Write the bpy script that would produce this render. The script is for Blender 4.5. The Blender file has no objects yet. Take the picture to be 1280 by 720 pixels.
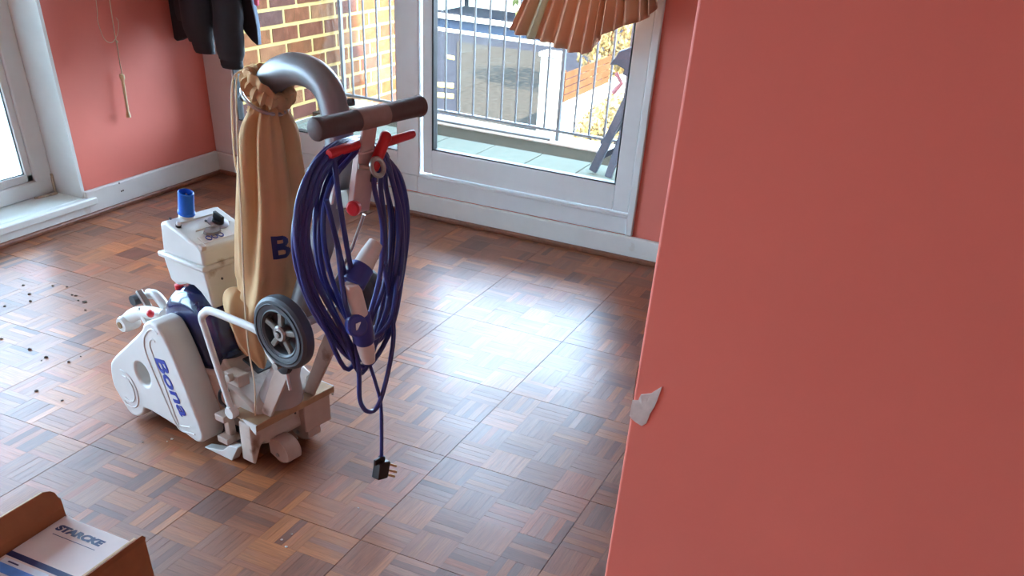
import bpy, bmesh, math, random
from mathutils import Vector, Matrix
random.seed(7)
rnd = random.Random(11)
scene = bpy.context.scene
COL = scene.collection

# ------------------------------------------------------------------ camera
FPX, PX, PY, CAMH = 1080.11, 641.36, 673.69, 1.45
RM = ((0.90624172, 0.41863295, 0.05892711),
      (0.29954225, -0.537479, -0.78828343),
      (-0.29832934, 0.73202649, -0.61248415))        # camera right, down, forward in room axes
cam_d = bpy.data.cameras.new('camera')
cam = bpy.data.objects.new('camera', cam_d)
COL.objects.link(cam)
cam_d.sensor_width = 36.0
cam_d.lens = FPX / 1280 * 36.0
cam_d.shift_x = (640 - PX) / 1280
cam_d.shift_y = (PY - 360) / 1280
cam_d.clip_start = 0.02
cam_d.clip_end = 400
r_, d_, f_ = [Vector(v) for v in RM]
cm = Matrix((r_, -d_, -f_)).transposed().to_4x4()
cm.translation = (0, 0, CAMH)
cam.matrix_world = cm
scene.camera = cam

# ------------------------------------------------------------------ world, sun, exposure
vs = scene.view_settings
vs.view_transform = 'Standard'
vs.look = 'None'
vs.gamma = 1.0
vs.use_curve_mapping = False
vs.exposure = 4.28
world = bpy.data.worlds.new('sky')
scene.world = world
world.use_nodes = True
wn = world.node_tree
wn.nodes.clear()
wo = wn.nodes.new('ShaderNodeOutputWorld')
wb = wn.nodes.new('ShaderNodeBackground')
wt = wn.nodes.new('ShaderNodeTexCoord')
wx = wn.nodes.new('ShaderNodeSeparateXYZ')
wr = wn.nodes.new('ShaderNodeValToRGB')
wr.color_ramp.elements[0].position = 0.0
wr.color_ramp.elements[0].color = (0.64, 0.81, 1.0, 1)
wr.color_ramp.elements[1].position = 0.7
wr.color_ramp.elements[1].color = (0.44, 0.68, 1.0, 1)
wn.links.new(wt.outputs['Generated'], wx.inputs[0])
wn.links.new(wx.outputs['Z'], wr.inputs[0])
wn.links.new(wr.outputs[0], wb.inputs['Color'])
wb.inputs['Strength'].default_value = 1.9
wn.links.new(wb.outputs[0], wo.inputs[0])

sun_d = bpy.data.lights.new('sun', 'SUN')
sun_d.energy = 4.0
sun_d.angle = 0.01
sun_d.color = (1.0, 0.9, 0.74)
sun = bpy.data.objects.new('sun', sun_d)
COL.objects.link(sun)
SUN_TO = Vector((0.74, -0.12, 0.66))
sun.rotation_euler = SUN_TO.to_track_quat('Z', 'Y').to_euler()
sun.location = (8, 6, 9)

def portal(name, loc, sx, sy, direction):
    d = bpy.data.lights.new(name, 'AREA')
    d.shape = 'RECTANGLE'; d.size = sx; d.size_y = sy
    d.cycles.is_portal = True
    o = bpy.data.objects.new(name, d); COL.objects.link(o)
    o.location = loc
    o.rotation_euler = Vector(direction).to_track_quat('-Z', 'Z').to_euler()
portal('sky_portal', (-3.86, .95, 1.1), 4.2, 2.0, (1, 0, 0))
portal('sky_portal', (-2.37, 4.14, 1.2), 2.4, 1.9, (0, -1, 0))

# ------------------------------------------------------------------ photo pixel -> room point (a direction only; distance from a plane)
CAM = Vector((0, 0, CAMH))
def ray(u, v):
    x, y = (u - PX) / FPX, (v - PY) / FPX
    return r_ * x + d_ * y + f_
def atz(u, v, z): r = ray(u, v); return CAM + r * ((z - CAMH) / r.z)
def aty(u, v, y): r = ray(u, v); return CAM + r * (y / r.y)
def atx(u, v, x): r = ray(u, v); return CAM + r * (x / r.x)
def to_pix(p):
    q = Vector(p) - CAM
    z = q.dot(f_)
    return PX + FPX * q.dot(r_) / z, PY + FPX * q.dot(d_) / z

# ------------------------------------------------------------------ materials
MATS = {}
def lin(c):
    return tuple((x / 255 / 12.92) if x / 255 <= 0.04045 else ((x / 255 + 0.055) / 1.055) ** 2.4 for x in c)
def mat(name, rgb, rough=0.5, metal=0.0, var=0.12, scale=30.0, bump=0.0, bscale=None, spec=0.5, coat=0.0, attr=None, stretch=None, uv=False, transl=0.0, dirt=None):
    """procedural principled material: noise-mottled base colour, optional fine bump, optional tint attribute"""
    if name in MATS: return MATS[name]
    m = bpy.data.materials.new(name); m.use_nodes = True
    nt = m.node_tree; N = nt.nodes; L = nt.links
    b = N['Principled BSDF']
    b.inputs['Roughness'].default_value = rough
    b.inputs['Metallic'].default_value = metal
    b.inputs['Specular IOR Level'].default_value = spec
    b.inputs['Coat Weight'].default_value = coat
    tc = N.new('ShaderNodeTexCoord')
    src = tc.outputs['UV'] if uv else tc.outputs['Object']
    if stretch:
        mp = N.new('ShaderNodeMapping'); mp.inputs['Scale'].default_value = stretch
        L.new(src, mp.inputs[0]); src = mp.outputs[0]
    nz = N.new('ShaderNodeTexNoise'); nz.inputs['Scale'].default_value = scale; nz.inputs['Detail'].default_value = 4
    L.new(src, nz.inputs['Vector'])
    base = lin(rgb)
    mr = N.new('ShaderNodeMapRange')
    mr.inputs['From Min'].default_value = 0.25; mr.inputs['From Max'].default_value = 0.75
    mr.inputs['To Min'].default_value = 1 - var; mr.inputs['To Max'].default_value = 1 + var
    L.new(nz.outputs['Fac'], mr.inputs['Value'])
    mul = N.new('ShaderNodeMix'); mul.data_type = 'RGBA'; mul.blend_type = 'MULTIPLY'
    mul.inputs[0].default_value = 1.0
    cmb = N.new('ShaderNodeCombineColor')
    for i in range(3): L.new(mr.outputs[0], cmb.inputs[i])
    L.new(cmb.outputs[0], mul.inputs[7])
    if attr:
        at = N.new('ShaderNodeAttribute'); at.attribute_name = attr
        L.new(at.outputs['Color'], mul.inputs[6])
    else:
        mul.inputs[6].default_value = (*base, 1)
    out = mul.outputs[2]
    if dirt:
        dn = N.new('ShaderNodeTexNoise'); dn.inputs['Scale'].default_value = dirt[1]; dn.inputs['Detail'].default_value = 6
        L.new(tc.outputs['Object'], dn.inputs['Vector'])
        dr = N.new('ShaderNodeValToRGB')
        dr.color_ramp.elements[0].position = dirt[2]; dr.color_ramp.elements[1].position = dirt[2] + 0.12
        L.new(dn.outputs['Fac'], dr.inputs[0])
        mx = N.new('ShaderNodeMix'); mx.data_type = 'RGBA'
        L.new(dr.outputs[0], mx.inputs[0]); L.new(out, mx.inputs[6]); mx.inputs[7].default_value = (*lin(dirt[0]), 1)
        out = mx.outputs[2]
    L.new(out, b.inputs['Base Color'])
    if bump:
        bn = N.new('ShaderNodeTexNoise'); bn.inputs['Scale'].default_value = bscale or scale * 3; bn.inputs['Detail'].default_value = 3
        L.new(src, bn.inputs['Vector'])
        bp = N.new('ShaderNodeBump'); bp.inputs['Strength'].default_value = bump; bp.inputs['Distance'].default_value = 0.004
        L.new(bn.outputs['Fac'], bp.inputs['Height']); L.new(bp.outputs[0], b.inputs['Normal'])
    if transl:
        tr = N.new('ShaderNodeBsdfTranslucent'); L.new(out, tr.inputs['Color'])
        ms = N.new('ShaderNodeMixShader'); ms.inputs[0].default_value = transl
        o = N['Material Output']
        L.new(b.outputs[0], ms.inputs[1]); L.new(tr.outputs[0], ms.inputs[2]); L.new(ms.outputs[0], o.inputs[0])
    MATS[name] = m
    return m

def glass_mat(name, tint, frosted=0.0):
    m = bpy.data.materials.new(name); m.use_nodes = True
    nt = m.node_tree; N = nt.nodes; L = nt.links
    N.remove(N['Principled BSDF'])
    o = N['Material Output']
    tp = N.new('ShaderNodeBsdfTransparent'); tp.inputs[0].default_value = (*tint, 1)
    body = tp.outputs[0]
    if frosted:
        tl = N.new('ShaderNodeBsdfTranslucent')
        nz = N.new('ShaderNodeTexNoise'); nz.inputs['Scale'].default_value = 260; nz.inputs['Detail'].default_value = 3
        tc = N.new('ShaderNodeTexCoord'); L.new(tc.outputs['Object'], nz.inputs['Vector'])
        cr = N.new('ShaderNodeValToRGB')
        cr.color_ramp.elements[0].position = 0.35; cr.color_ramp.elements[0].color = (0.26, 0.30, 0.23, 1)
        cr.color_ramp.elements[1].position = 0.65; cr.color_ramp.elements[1].color = (0.42, 0.46, 0.38, 1)
        L.new(nz.outputs['Fac'], cr.inputs[0]); L.new(cr.outputs[0], tl.inputs['Color'])
        mf = N.new('ShaderNodeMixShader'); mf.inputs[0].default_value = frosted
        L.new(body, mf.inputs[1]); L.new(tl.outputs[0], mf.inputs[2]); body = mf.outputs[0]
    gl = N.new('ShaderNodeBsdfGlossy'); gl.inputs['Roughness'].default_value = 0.35 if frosted else 0.02
    fr = N.new('ShaderNodeFresnel'); fr.inputs['IOR'].default_value = 1.45
    mx = N.new('ShaderNodeMixShader')
    L.new(fr.outputs[0], mx.inputs[0]); L.new(body, mx.inputs[1]); L.new(gl.outputs[0], mx.inputs[2])
    L.new(mx.outputs[0], o.inputs[0])
    MATS[name] = m
    return m

CORAL = mat('coral_paint', (231, 126, 109), rough=0.6, var=0.05, scale=2.5, bump=0.05, bscale=160)
WHITEP = mat('white_gloss_paint', (226, 226, 220), rough=0.4, var=0.05, scale=9, dirt=((196, 180, 160), 7, 0.66))
UPVC = mat('white_upvc', (228, 230, 228), rough=0.3, var=0.03, scale=12)
CREAMW = mat('cream_wall_paint', (226, 216, 204), rough=0.7, var=0.03, scale=4)
CEIL = mat('ceiling_white', (232, 228, 222), rough=0.8, var=0.03, scale=4)
BEADW = mat('brown_wood_bead', (128, 78, 56), rough=0.45, var=0.25, scale=14, stretch=(3, 3, 3))
GASKET = mat('black_gasket', (34, 36, 40), rough=0.5, var=0.05)
GLASS = glass_mat('clear_glass', (0.92, 0.93, 0.92))
FROST = glass_mat('frosted_glass', (0.90, 0.95, 0.97), frosted=0.28)
CREAM = mat('cream_machine_paint', (214, 212, 206), rough=0.35, var=0.05, scale=14, dirt=((168, 150, 132), 16, 0.66))
WARMC = mat('dusty_shaded_casting', (196, 178, 164), rough=0.5, var=0.1, scale=18, dirt=((140, 112, 92), 12, 0.6))  # cream casing; its pinkish shade is mixed into this base colour
STEELP = mat('bare_steel', (170, 164, 158), rough=0.28, metal=0.85, var=0.12, scale=22)
TUBEM = mat('grey_hammered_tube', (142, 143, 146), rough=0.42, metal=0.6, var=0.08, scale=30)
BLUEM = mat('dark_blue_enamel', (16, 28, 74), rough=0.16, var=0.35, scale=16, coat=0.6)
BLACKR = mat('black_rubber', (44, 45, 48), rough=0.55, var=0.12, scale=30)
GREYR = mat('grey_wheel_rubber', (74, 78, 82), rough=0.5, var=0.1, scale=24)
GRIPM = mat('dark_grip_rubber', (88, 70, 68), rough=0.6, var=0.1, scale=40, bump=0.15)
REDM = mat('red_plastic', (200, 32, 40), rough=0.35, var=0.08)
BLUEP = mat('blue_plug_plastic', (12, 96, 200), rough=0.35, var=0.05)
NAVYP = mat('navy_connector_plastic', (52, 60, 140), rough=0.4, var=0.08)
CONNW = mat('off_white_connector_plastic', (214, 204, 196), rough=0.45, var=0.06)
CABLEM = mat('blue_cable_sheath', (48, 52, 116), rough=0.32, var=0.1, scale=20)
BAGM = mat('tan_dust_bag_cloth', (208, 168, 122), rough=0.9, var=0.12, scale=7, bump=0.12, bscale=420, transl=0.12)
BAGIN = mat('cream_bag_lining', (222, 200, 158), rough=0.9, var=0.1, scale=10)
CORDM = mat('cream_cord', (226, 208, 176), rough=0.8, var=0.08)
INKB = mat('blue_print', (30, 52, 150), rough=0.45, var=0.03)
NAVY = mat('navy_print', (38, 42, 92), rough=0.5, var=0.03)
JACK = mat('black_padded_fabric', (34, 34, 40), rough=0.75, var=0.15, scale=20, bump=0.2, bscale=60)
LININ = mat('grey_blue_lining', (120, 142, 166), rough=0.7)
PINKM = mat('pink_trim', (214, 70, 104), rough=0.6)
CURT = mat('brown_orange_curtain', (226, 178, 146), rough=0.85, var=0.10, scale=5, transl=0.15)
CURT2 = mat('pale_curtain_stripe', (212, 204, 178), rough=0.85, var=0.08, scale=5, transl=0.2)
CARD = mat('brown_cardboard', (158, 98, 62), rough=0.85, var=0.1, scale=24, bump=0.08)
CARDE = mat('cardboard_edge', (206, 170, 132), rough=0.9, var=0.15, scale=60)
CARTW = mat('white_carton', (228, 208, 200), rough=0.6, var=0.03)
PAPERB = mat('light_blue_print', (90, 140, 214), rough=0.6)
PAPERW = mat('white_paper', (228, 230, 236), rough=0.7)
PLAST = mat('torn_white_plaster', (214, 206, 198), rough=0.9, var=0.12, scale=60, bump=0.3)
TINT = mat('brick_face', (150, 90, 60), spec=0, rough=0.9, var=0.22, scale=26, bump=0.5, bscale=90, attr='tint')
MORTAR = mat('pale_mortar', (146, 126, 80), spec=0, rough=0.95, var=0.1, scale=40)
CONC = mat('pale_concrete', (190, 188, 178), spec=.1, rough=0.9, var=0.1, scale=18, bump=0.2)
CONCW = mat('white_render', (176, 172, 158), spec=0, rough=0.85, var=0.06, scale=6)
RAILM = mat('grey_galvanised_rail', (92, 98, 100), rough=0.5, metal=0.0, var=0.1)
GRAVEL = mat('speckled_grit', (50, 46, 38), spec=0, rough=0.95, var=0.5, scale=120, bump=0.6)
ASPH = mat('grey_asphalt', (38, 35, 31), spec=0, rough=0.95, var=0.35, scale=9, bump=0.3)
ASPHD = mat('dark_asphalt', (30, 30, 33), spec=0, rough=0.95, var=0.2, scale=3)
YELL = mat('yellow_road_paint', (150, 128, 58), spec=.1, rough=0.8)
FENCEW = mat('brown_fence_wood', (66, 44, 30), spec=0, rough=0.8, var=0.2, scale=4)
DARKS = mat('slate_blue_paint', (40, 46, 56), spec=0, rough=0.6)
TRIPM = mat('dark_grey_tripod_metal', (62, 70, 78), spec=.2, rough=0.5, var=0.1)
PLUGB = mat('black_plug_plastic', (24, 24, 26), rough=0.35)
BRASS = mat('brass_pin', (206, 178, 128), rough=0.3, metal=1.0)
DIRTM = mat('brown_dirt_crumb', (84, 66, 54), rough=0.95, var=0.3, scale=200)
DUSTM = mat('pale_plaster_crumb', (216, 206, 196), rough=0.95)
SUBF = mat('dark_subfloor', (38, 26, 22), rough=0.9)
WINDK = mat('far_window_glass', (90, 104, 116), rough=0.15)
GREENP = mat('pale_green_panel', (176, 200, 186), rough=0.4)
def leaf_mat(name, rgb):
    return mat(name, rgb, rough=0.8, var=0.3, scale=3, transl=0.3)
LEAFG = leaf_mat('golden_leaves', (104, 84, 46))
LEAFY = leaf_mat('yellow_green_leaves', (84, 88, 42))
LEAFD = leaf_mat('green_leaves', (96, 120, 66))

# ---- parquet: tint per strip, grain along the strip, worn satin varnish
def floor_material():
    m = bpy.data.materials.new('oak_mosaic_parquet'); m.use_nodes = True
    nt = m.node_tree; N = nt.nodes; L = nt.links; b = N['Principled BSDF']
    at = N.new('ShaderNodeAttribute'); at.attribute_name = 'tint'
    uv = N.new('ShaderNodeUVMap'); uv.uv_map = 'grain'
    mp = N.new('ShaderNodeMapping'); mp.inputs['Scale'].default_value = (9, 150, 1)
    L.new(uv.outputs[0], mp.inputs[0])
    g = N.new('ShaderNodeTexNoise'); g.inputs['Scale'].default_value = 1.6; g.inputs['Detail'].default_value = 5
    L.new(mp.outputs[0], g.inputs['Vector'])
    gm = N.new('ShaderNodeMapRange'); gm.inputs['From Min'].default_value = .3; gm.inputs['From Max'].default_value = .7
    gm.inputs['To Min'].default_value = .72; gm.inputs['To Max'].default_value = 1.2
    L.new(g.outputs['Fac'], gm.inputs['Value'])
    cmb = N.new('ShaderNodeCombineColor')
    for i in range(3): L.new(gm.outputs[0], cmb.inputs[i])
    mul = N.new('ShaderNodeMix'); mul.data_type = 'RGBA'; mul.blend_type = 'MULTIPLY'; mul.inputs[0].default_value = 1
    L.new(at.outputs['Color'], mul.inputs[6]); L.new(cmb.outputs[0], mul.inputs[7])
    # worn grey dust over the varnish, in patches with a shape of their own
    geo = N.new('ShaderNodeNewGeometry')
    w = N.new('ShaderNodeTexNoise'); w.inputs['Scale'].default_value = 1.5; w.inputs['Detail'].default_value = 7; w.inputs['Roughness'].default_value = .65
    L.new(geo.outputs['Position'], w.inputs['Vector'])
    wr_ = N.new('ShaderNodeMapRange'); wr_.inputs['From Min'].default_value = .42; wr_.inputs['From Max'].default_value = .68
    wr_.inputs['To Min'].default_value = 0; wr_.inputs['To Max'].default_value = .3
    L.new(w.outputs['Fac'], wr_.inputs['Value'])
    mx = N.new('ShaderNodeMix'); mx.data_type = 'RGBA'
    L.new(wr_.outputs[0], mx.inputs[0]); L.new(mul.outputs[2], mx.inputs[6]); mx.inputs[7].default_value = (*lin((150, 116, 100)), 1)
    # fine white scuffs
    s = N.new('ShaderNodeTexNoise'); s.inputs['Scale'].default_value = 7; s.inputs['Detail'].default_value = 9; s.inputs['Roughness'].default_value = .8; s.inputs['Distortion'].default_value = 1.5
    L.new(geo.outputs['Position'], s.inputs['Vector'])
    sr = N.new('ShaderNodeValToRGB'); sr.color_ramp.elements[0].position = .69; sr.color_ramp.elements[1].position = .76
    L.new(s.outputs['Fac'], sr.inputs[0])
    mx2 = N.new('ShaderNodeMix'); mx2.data_type = 'RGBA'
    sm = N.new('ShaderNodeMath'); sm.operation = 'MULTIPLY'; sm.inputs[1].default_value = .45
    L.new(sr.outputs[0], sm.inputs[0]); L.new(sm.outputs[0], mx2.inputs[0])
    L.new(mx.outputs[2], mx2.inputs[6]); mx2.inputs[7].default_value = (*lin((206, 190, 180)), 1)
    L.new(mx2.outputs[2], b.inputs['Base Color'])
    rr = N.new('ShaderNodeMapRange'); rr.inputs['From Min'].default_value = .35; rr.inputs['From Max'].default_value = .7
    rr.inputs['To Min'].default_value = .36; rr.inputs['To Max'].default_value = .48
    L.new(w.outputs['Fac'], rr.inputs['Value']); L.new(rr.outputs[0], b.inputs['Roughness'])
    b.inputs['Specular IOR Level'].default_value = .5
    b.inputs['Coat Weight'].default_value = .06; b.inputs['Coat Roughness'].default_value = .2
    bp = N.new('ShaderNodeBump'); bp.inputs['Strength'].default_value = .12; bp.inputs['Distance'].default_value = .002
    L.new(g.outputs['Fac'], bp.inputs['Height']); L.new(bp.outputs[0], b.inputs['Normal'])
    return m
PARQ = floor_material()

# ------------------------------------------------------------------ mesh helpers
def spline(pts, n=6, closed=False):
    """Catmull-Rom through points"""
    P = [Vector(p) for p in pts]; out = []
    m = len(P)
    rng = range(m if closed else m - 1)
    for i in rng:
        p0 = P[(i - 1) % m] if closed or i > 0 else P[0] * 2 - P[1]
        p1 = P[i]; p2 = P[(i + 1) % m]
        p3 = P[(i + 2) % m] if closed or i + 2 < m else P[-1] * 2 - P[-2]
        for k in range(n):
            t = k / n
            out.append(0.5 * ((2 * p1) + (p2 - p0) * t + (2 * p0 - 5 * p1 + 4 * p2 - p3) * t * t + (3 * p1 - p0 - 3 * p2 + p3) * t ** 3))
    if not closed: out.append(P[-1])
    return out

class MB:
    def __init__(self): self.v = []; self.f = []
    def add(self, vs, fs):
        o = len(self.v); self.v += [tuple(v) for v in vs]; self.f += [tuple(i + o for i in f) for f in fs]; return self
    def box(self, lo, hi):
        x0, y0, z0 = lo; x1, y1, z1 = hi
        return self.add([(x0, y0, z0), (x1, y0, z0), (x1, y1, z0), (x0, y1, z0), (x0, y0, z1), (x1, y0, z1), (x1, y1, z1), (x0, y1, z1)],
                        [(0, 3, 2, 1), (4, 5, 6, 7), (0, 1, 5, 4), (1, 2, 6, 5), (2, 3, 7, 6), (3, 0, 4, 7)])
    def obox(self, c, ax, ay, az):
        """oriented box: centre and three half-axis vectors"""
        c, ax, ay, az = Vector(c), Vector(ax), Vector(ay), Vector(az)
        vs = [c + ax * sx + ay * sy + az * sz for sz in (-1, 1) for sx, sy in ((-1, -1), (1, -1), (1, 1), (-1, 1))]
        fs = [(0, 3, 2, 1), (4, 5, 6, 7), (0, 1, 5, 4), (1, 2, 6, 5), (2, 3, 7, 6), (3, 0, 4, 7)]
        if ax.cross(ay).dot(az) < 0: fs = [f[::-1] for f in fs]
        return self.add(vs, fs)
    def bar(self, p, q, w, h, up=(0, 0, 1)):
        p, q = Vector(p), Vector(q); d = q - p; x = d.normalized()
        y = Vector(up).cross(x)
        if y.length < 1e-4: y = Vector((0, 1, 0)).cross(x)
        y.normalize(); z = x.cross(y)
        return self.obox((p + q) / 2, d / 2, y * w / 2, z * h / 2)
    def prism(self, poly, fn0, fn1):
        """extrude a 2D outline between two placements (convex or mildly concave n-gons)"""
        n = len(poly)
        vs = [fn0(*p) for p in poly] + [fn1(*p) for p in poly]
        fs = [tuple(range(n))[::-1], tuple(range(n, 2 * n))] + [(i, (i + 1) % n, n + (i + 1) % n, n + i) for i in range(n)]
        return self.add(vs, fs)
    def loft(self, rings, cap=True, closed=False):
        n = len(rings[0]); vs = [p for r in rings for p in r]; fs = []
        m = len(rings)
        for i in range(m if closed else m - 1):
            for j in range(n):
                a, b_ = i * n + j, i * n + (j + 1) % n
                c, d = ((i + 1) % m) * n + (j + 1) % n, ((i + 1) % m) * n + j
                fs.append((a, b_, c, d))
        if cap and not closed:
            fs.append(tuple(range(n))[::-1]); fs.append(tuple(range((m - 1) * n, m * n)))
        return self.add(vs, fs)
    def tube(self, pts, r, n=10, closed=False, flat=1.0, up=None):
        P = [Vector(p) for p in pts]; m = len(P)
        rs = r if isinstance(r, (list, tuple)) else [r] * m
        rings = []; ref = None
        for i in range(m):
            if closed: t = P[(i + 1) % m] - P[i - 1]
            else: t = P[min(i + 1, m - 1)] - P[max(i - 1, 0)]
            t.normalize()
            if ref is None:
                ref = Vector(up) if up else (Vector((0, 0, 1)) if abs(t.z) < .9 else Vector((1, 0, 0)))
            ref = ref - t * ref.dot(t)
            if ref.length < 1e-5: ref = t.orthogonal()
            ref.normalize(); s = t.cross(ref)
            rings.append([P[i] + (ref * math.cos(2 * math.pi * k / n) * flat + s * math.sin(2 * math.pi * k / n)) * rs[i] for k in range(n)])
        return self.loft(rings, cap=not closed, closed=closed)
    def lathe(self, prof, c, axis, n=28, closed=False):
        """profile (radius, height) turned about axis through c"""
        c = Vector(c); ax = Vector(axis).normalized(); u = ax.orthogonal().normalized(); w = ax.cross(u)
        rings = [[c + ax * h + (u * math.cos(2 * math.pi * k / n) + w * math.sin(2 * math.pi * k / n)) * max(r, 1e-4) for k in range(n)] for r, h in prof]
        return self.loft(rings, closed=closed)
    def ball(self, c, r, n=10, sq=(1, 1, 1)):
        c = Vector(c); rings = []
        for i in range(1, n):
            th = math.pi * i / n
            rings.append([c + Vector((r * sq[0] * math.sin(th) * math.cos(2 * math.pi * k / (2 * n)), r * sq[1] * math.sin(th) * math.sin(2 * math.pi * k / (2 * n)), -r * sq[2] * math.cos(th))) for k in range(2 * n)])
        return self.loft(rings)
    def mesh(self, name, smooth=35):
        me = bpy.data.meshes.new(name); me.from_pydata(self.v, [], self.f)
        bm = bmesh.new(); bm.from_mesh(me); bmesh.ops.recalc_face_normals(bm, faces=bm.faces); bm.to_mesh(me); bm.free()
        if smooth:
            me.polygons.foreach_set('use_smooth', [True] * len(me.polygons))
            me.set_sharp_from_angle(angle=math.radians(smooth))
        return me
    def build(self, name, m, parent=None, bevel=0, smooth=35, seg=2):
        return link(name, self.mesh(name, smooth), m, parent, bevel, seg)

def link(name, me, m, parent=None, bevel=0, seg=2):
    if m is not None:
        me.materials.clear(); me.materials.append(m)
    o = bpy.data.objects.new(name, me); COL.objects.link(o)
    if parent: o.parent = parent
    if bevel:
        md = o.modifiers.new('bevel', 'BEVEL'); md.width = bevel; md.segments = seg; md.limit_method = 'ANGLE'; md.angle_limit = math.radians(40)
        md.harden_normals = False
    return o
def tag(o, label, cat, group=None, kind=None):
    o['label'] = label
    o['category'] = cat
    if group: o['group'] = group
    if kind: o['kind'] = kind
    return o
def struct(o, label=None):
    o['kind'] = 'structure'
    if label: o['label'] = label
    return o
def empty(name, loc=(0, 0, 0), rz=0):
    o = bpy.data.objects.new(name, None); COL.objects.link(o)
    o.location = loc; o.rotation_euler = (0, 0, rz); o.empty_display_size = .1
    return o
def curve_mesh(polys, thick, bevel=0.0, res=2):
    """filled 2D outlines (later ones are holes) -> mesh of given thickness in local XY, centred on z=0"""
    cu = bpy.data.curves.new('outline', 'CURVE'); cu.dimensions = '2D'; cu.fill_mode = 'BOTH'
    cu.extrude = max(thick / 2 - bevel, 0); cu.bevel_depth = bevel; cu.bevel_resolution = res; cu.offset = -bevel
    for p in polys:
        s = cu.splines.new('POLY'); s.points.add(len(p) - 1); s.use_cyclic_u = True
        for q, xy in zip(s.points, p): q.co = (xy[0], xy[1], 0, 1)
    return curve_to_mesh(cu)
def curve_to_mesh(cu):
    o = bpy.data.objects.new('tmp', cu); COL.objects.link(o)
    dg = bpy.context.evaluated_depsgraph_get(); dg.update()
    me = bpy.data.meshes.new_from_object(o.evaluated_get(dg))
    bpy.data.objects.remove(o); bpy.data.curves.remove(cu)
    return me
def place_mesh(me, org, x, y):
    x, y = Vector(x).normalized(), Vector(y).normalized(); z = x.cross(y)
    M = Matrix((x, y, z)).transposed().to_4x4(); M.translation = Vector(org); me.transform(M); return me
def text_mesh(txt, size, org, x, y, thick=.0006, bold=0.0, shear=0.0, width=None, space=1.0):
    cu = bpy.data.curves.new('lettering', 'FONT'); cu.body = txt; cu.size = size; cu.extrude = thick; cu.offset = bold; cu.shear = shear
    cu.space_character = space
    me = curve_to_mesh(cu)
    if width:
        xs = [v.co.x for v in me.vertices]; k = width / (max(xs) - min(xs)); x0 = min(xs)
        for v in me.vertices: v.co.x = (v.co.x - x0) * k
    return place_mesh(me, org, x, y)
def rounded(poly, r, n=5):
    """round the corners of a polygon"""
    out = []; m = len(poly)
    for i in range(m):
        p0, p1, p2 = Vector(poly[i - 1]), Vector(poly[i]), Vector(poly[(i + 1) % m])
        a, b_ = (p0 - p1), (p2 - p1)
        k = min(r, a.length * .45, b_.length * .45)
        s, e = p1 + a.normalized() * k, p1 + b_.normalized() * k
        for j in range(n + 1):
            t = j / n
            out.append(tuple((s * (1 - t) ** 2 + p1 * 2 * t * (1 - t) + e * t * t)))
    return out
def tint_mesh(me, rgb):
    ca = me.color_attributes.new('tint', 'FLOAT_COLOR', 'POINT')
    ca.data.foreach_set('color', [c for _ in me.vertices for c in (*rgb, 1.0)])
# =================================================================== THE ROOM
XL, YB, XR, YN, ZC = -3.58, 4.0, 1.6, -1.3, 2.42      # left wall, back wall, right wall, near wall, ceiling
# ---- floor: subfloor slab, 300 single strips, the rest joined
floor = struct(MB().box((XL - .05, YN, -.12), (XR, YB + .02, -.008)).build('floor', SUBF, smooth=0), 'mosaic parquet floor of small oak strips in basket weave')
PAL = [((158, 94, 58), 5), ((142, 84, 56), 5), ((170, 102, 58), 4), ((122, 74, 54), 4), ((188, 112, 60), 2), ((98, 60, 48), 2), ((150, 98, 72), 3), ((138, 90, 70), 3), ((174, 92, 54), 2)]
PALX = [c for c, w in PAL for _ in range(w)]
def strip_tint(base=None):
    c = rnd.choice(PALX) if base is None or rnd.random() < .3 else base
    k = rnd.uniform(.80, 1.04)
    c = tuple(x * .72 + m * .28 for x, m in zip(c, (150, 86, 54)))      # strip tones drawn toward one mean brown
    return tuple(min(1, x * k) for x in lin(c))
SL, SW, SQ = .12, .024, .12
PANEL0 = (-1.0647, 2.008)
strips = []
i0, i1 = int((XL - PANEL0[0]) / SQ) - 1, int((XR - PANEL0[0]) / SQ) + 1
j0, j1 = int((YN - PANEL0[1]) / SQ) - 1, int((YB - PANEL0[1]) / SQ) + 1
for i in range(i0, i1):
    for j in range(j0, j1):
        cx, cy = PANEL0[0] + (i + .5) * SQ, PANEL0[1] + (j + .5) * SQ
        if not (XL - .02 < cx < XR and YN < cy < YB): continue
        base = rnd.choice(PALX)
        o = (i + j) % 2
        for k in range(5):
            q = (k - 2) * SW
            x, y = (cx, cy + q) if o == 0 else (cx + q, cy)
            # 1 mm open joint around each 4 x 4 panel
            hx, hy = (SL / 2, SW / 2) if o == 0 else (SW / 2, SL / 2)
            ex = [.0002] * 4
            if i % 4 == 0 and (o == 0 or k == 0): ex[0] = .0014
            if i % 4 == 3 and (o == 0 or k == 4): ex[1] = .0008
            if j % 4 == 0 and (o == 1 or k == 0): ex[2] = .0014
            if j % 4 == 3 and (o == 1 or k == 4): ex[3] = .0008
            strips.append((x, y, o, x - hx + ex[0], x + hx - ex[1], y - hy + ex[2], y + hy - ex[3], strip_tint(base)))
def in_view(s):
    px, py = to_pix((s[0], s[1], 0))
    if not (0 < px < 1280 and 0 < py < 718) or px > 868 - .1625 * py: return None
    if px < 195 and py > 640 + max(0, px - 75) * .3: return None
    if ((px - 290) / 140) ** 2 + ((py - 500) / 85) ** 2 < 1: return None
    return (Vector((s[0], s[1], 0)) - CAM).length
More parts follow.
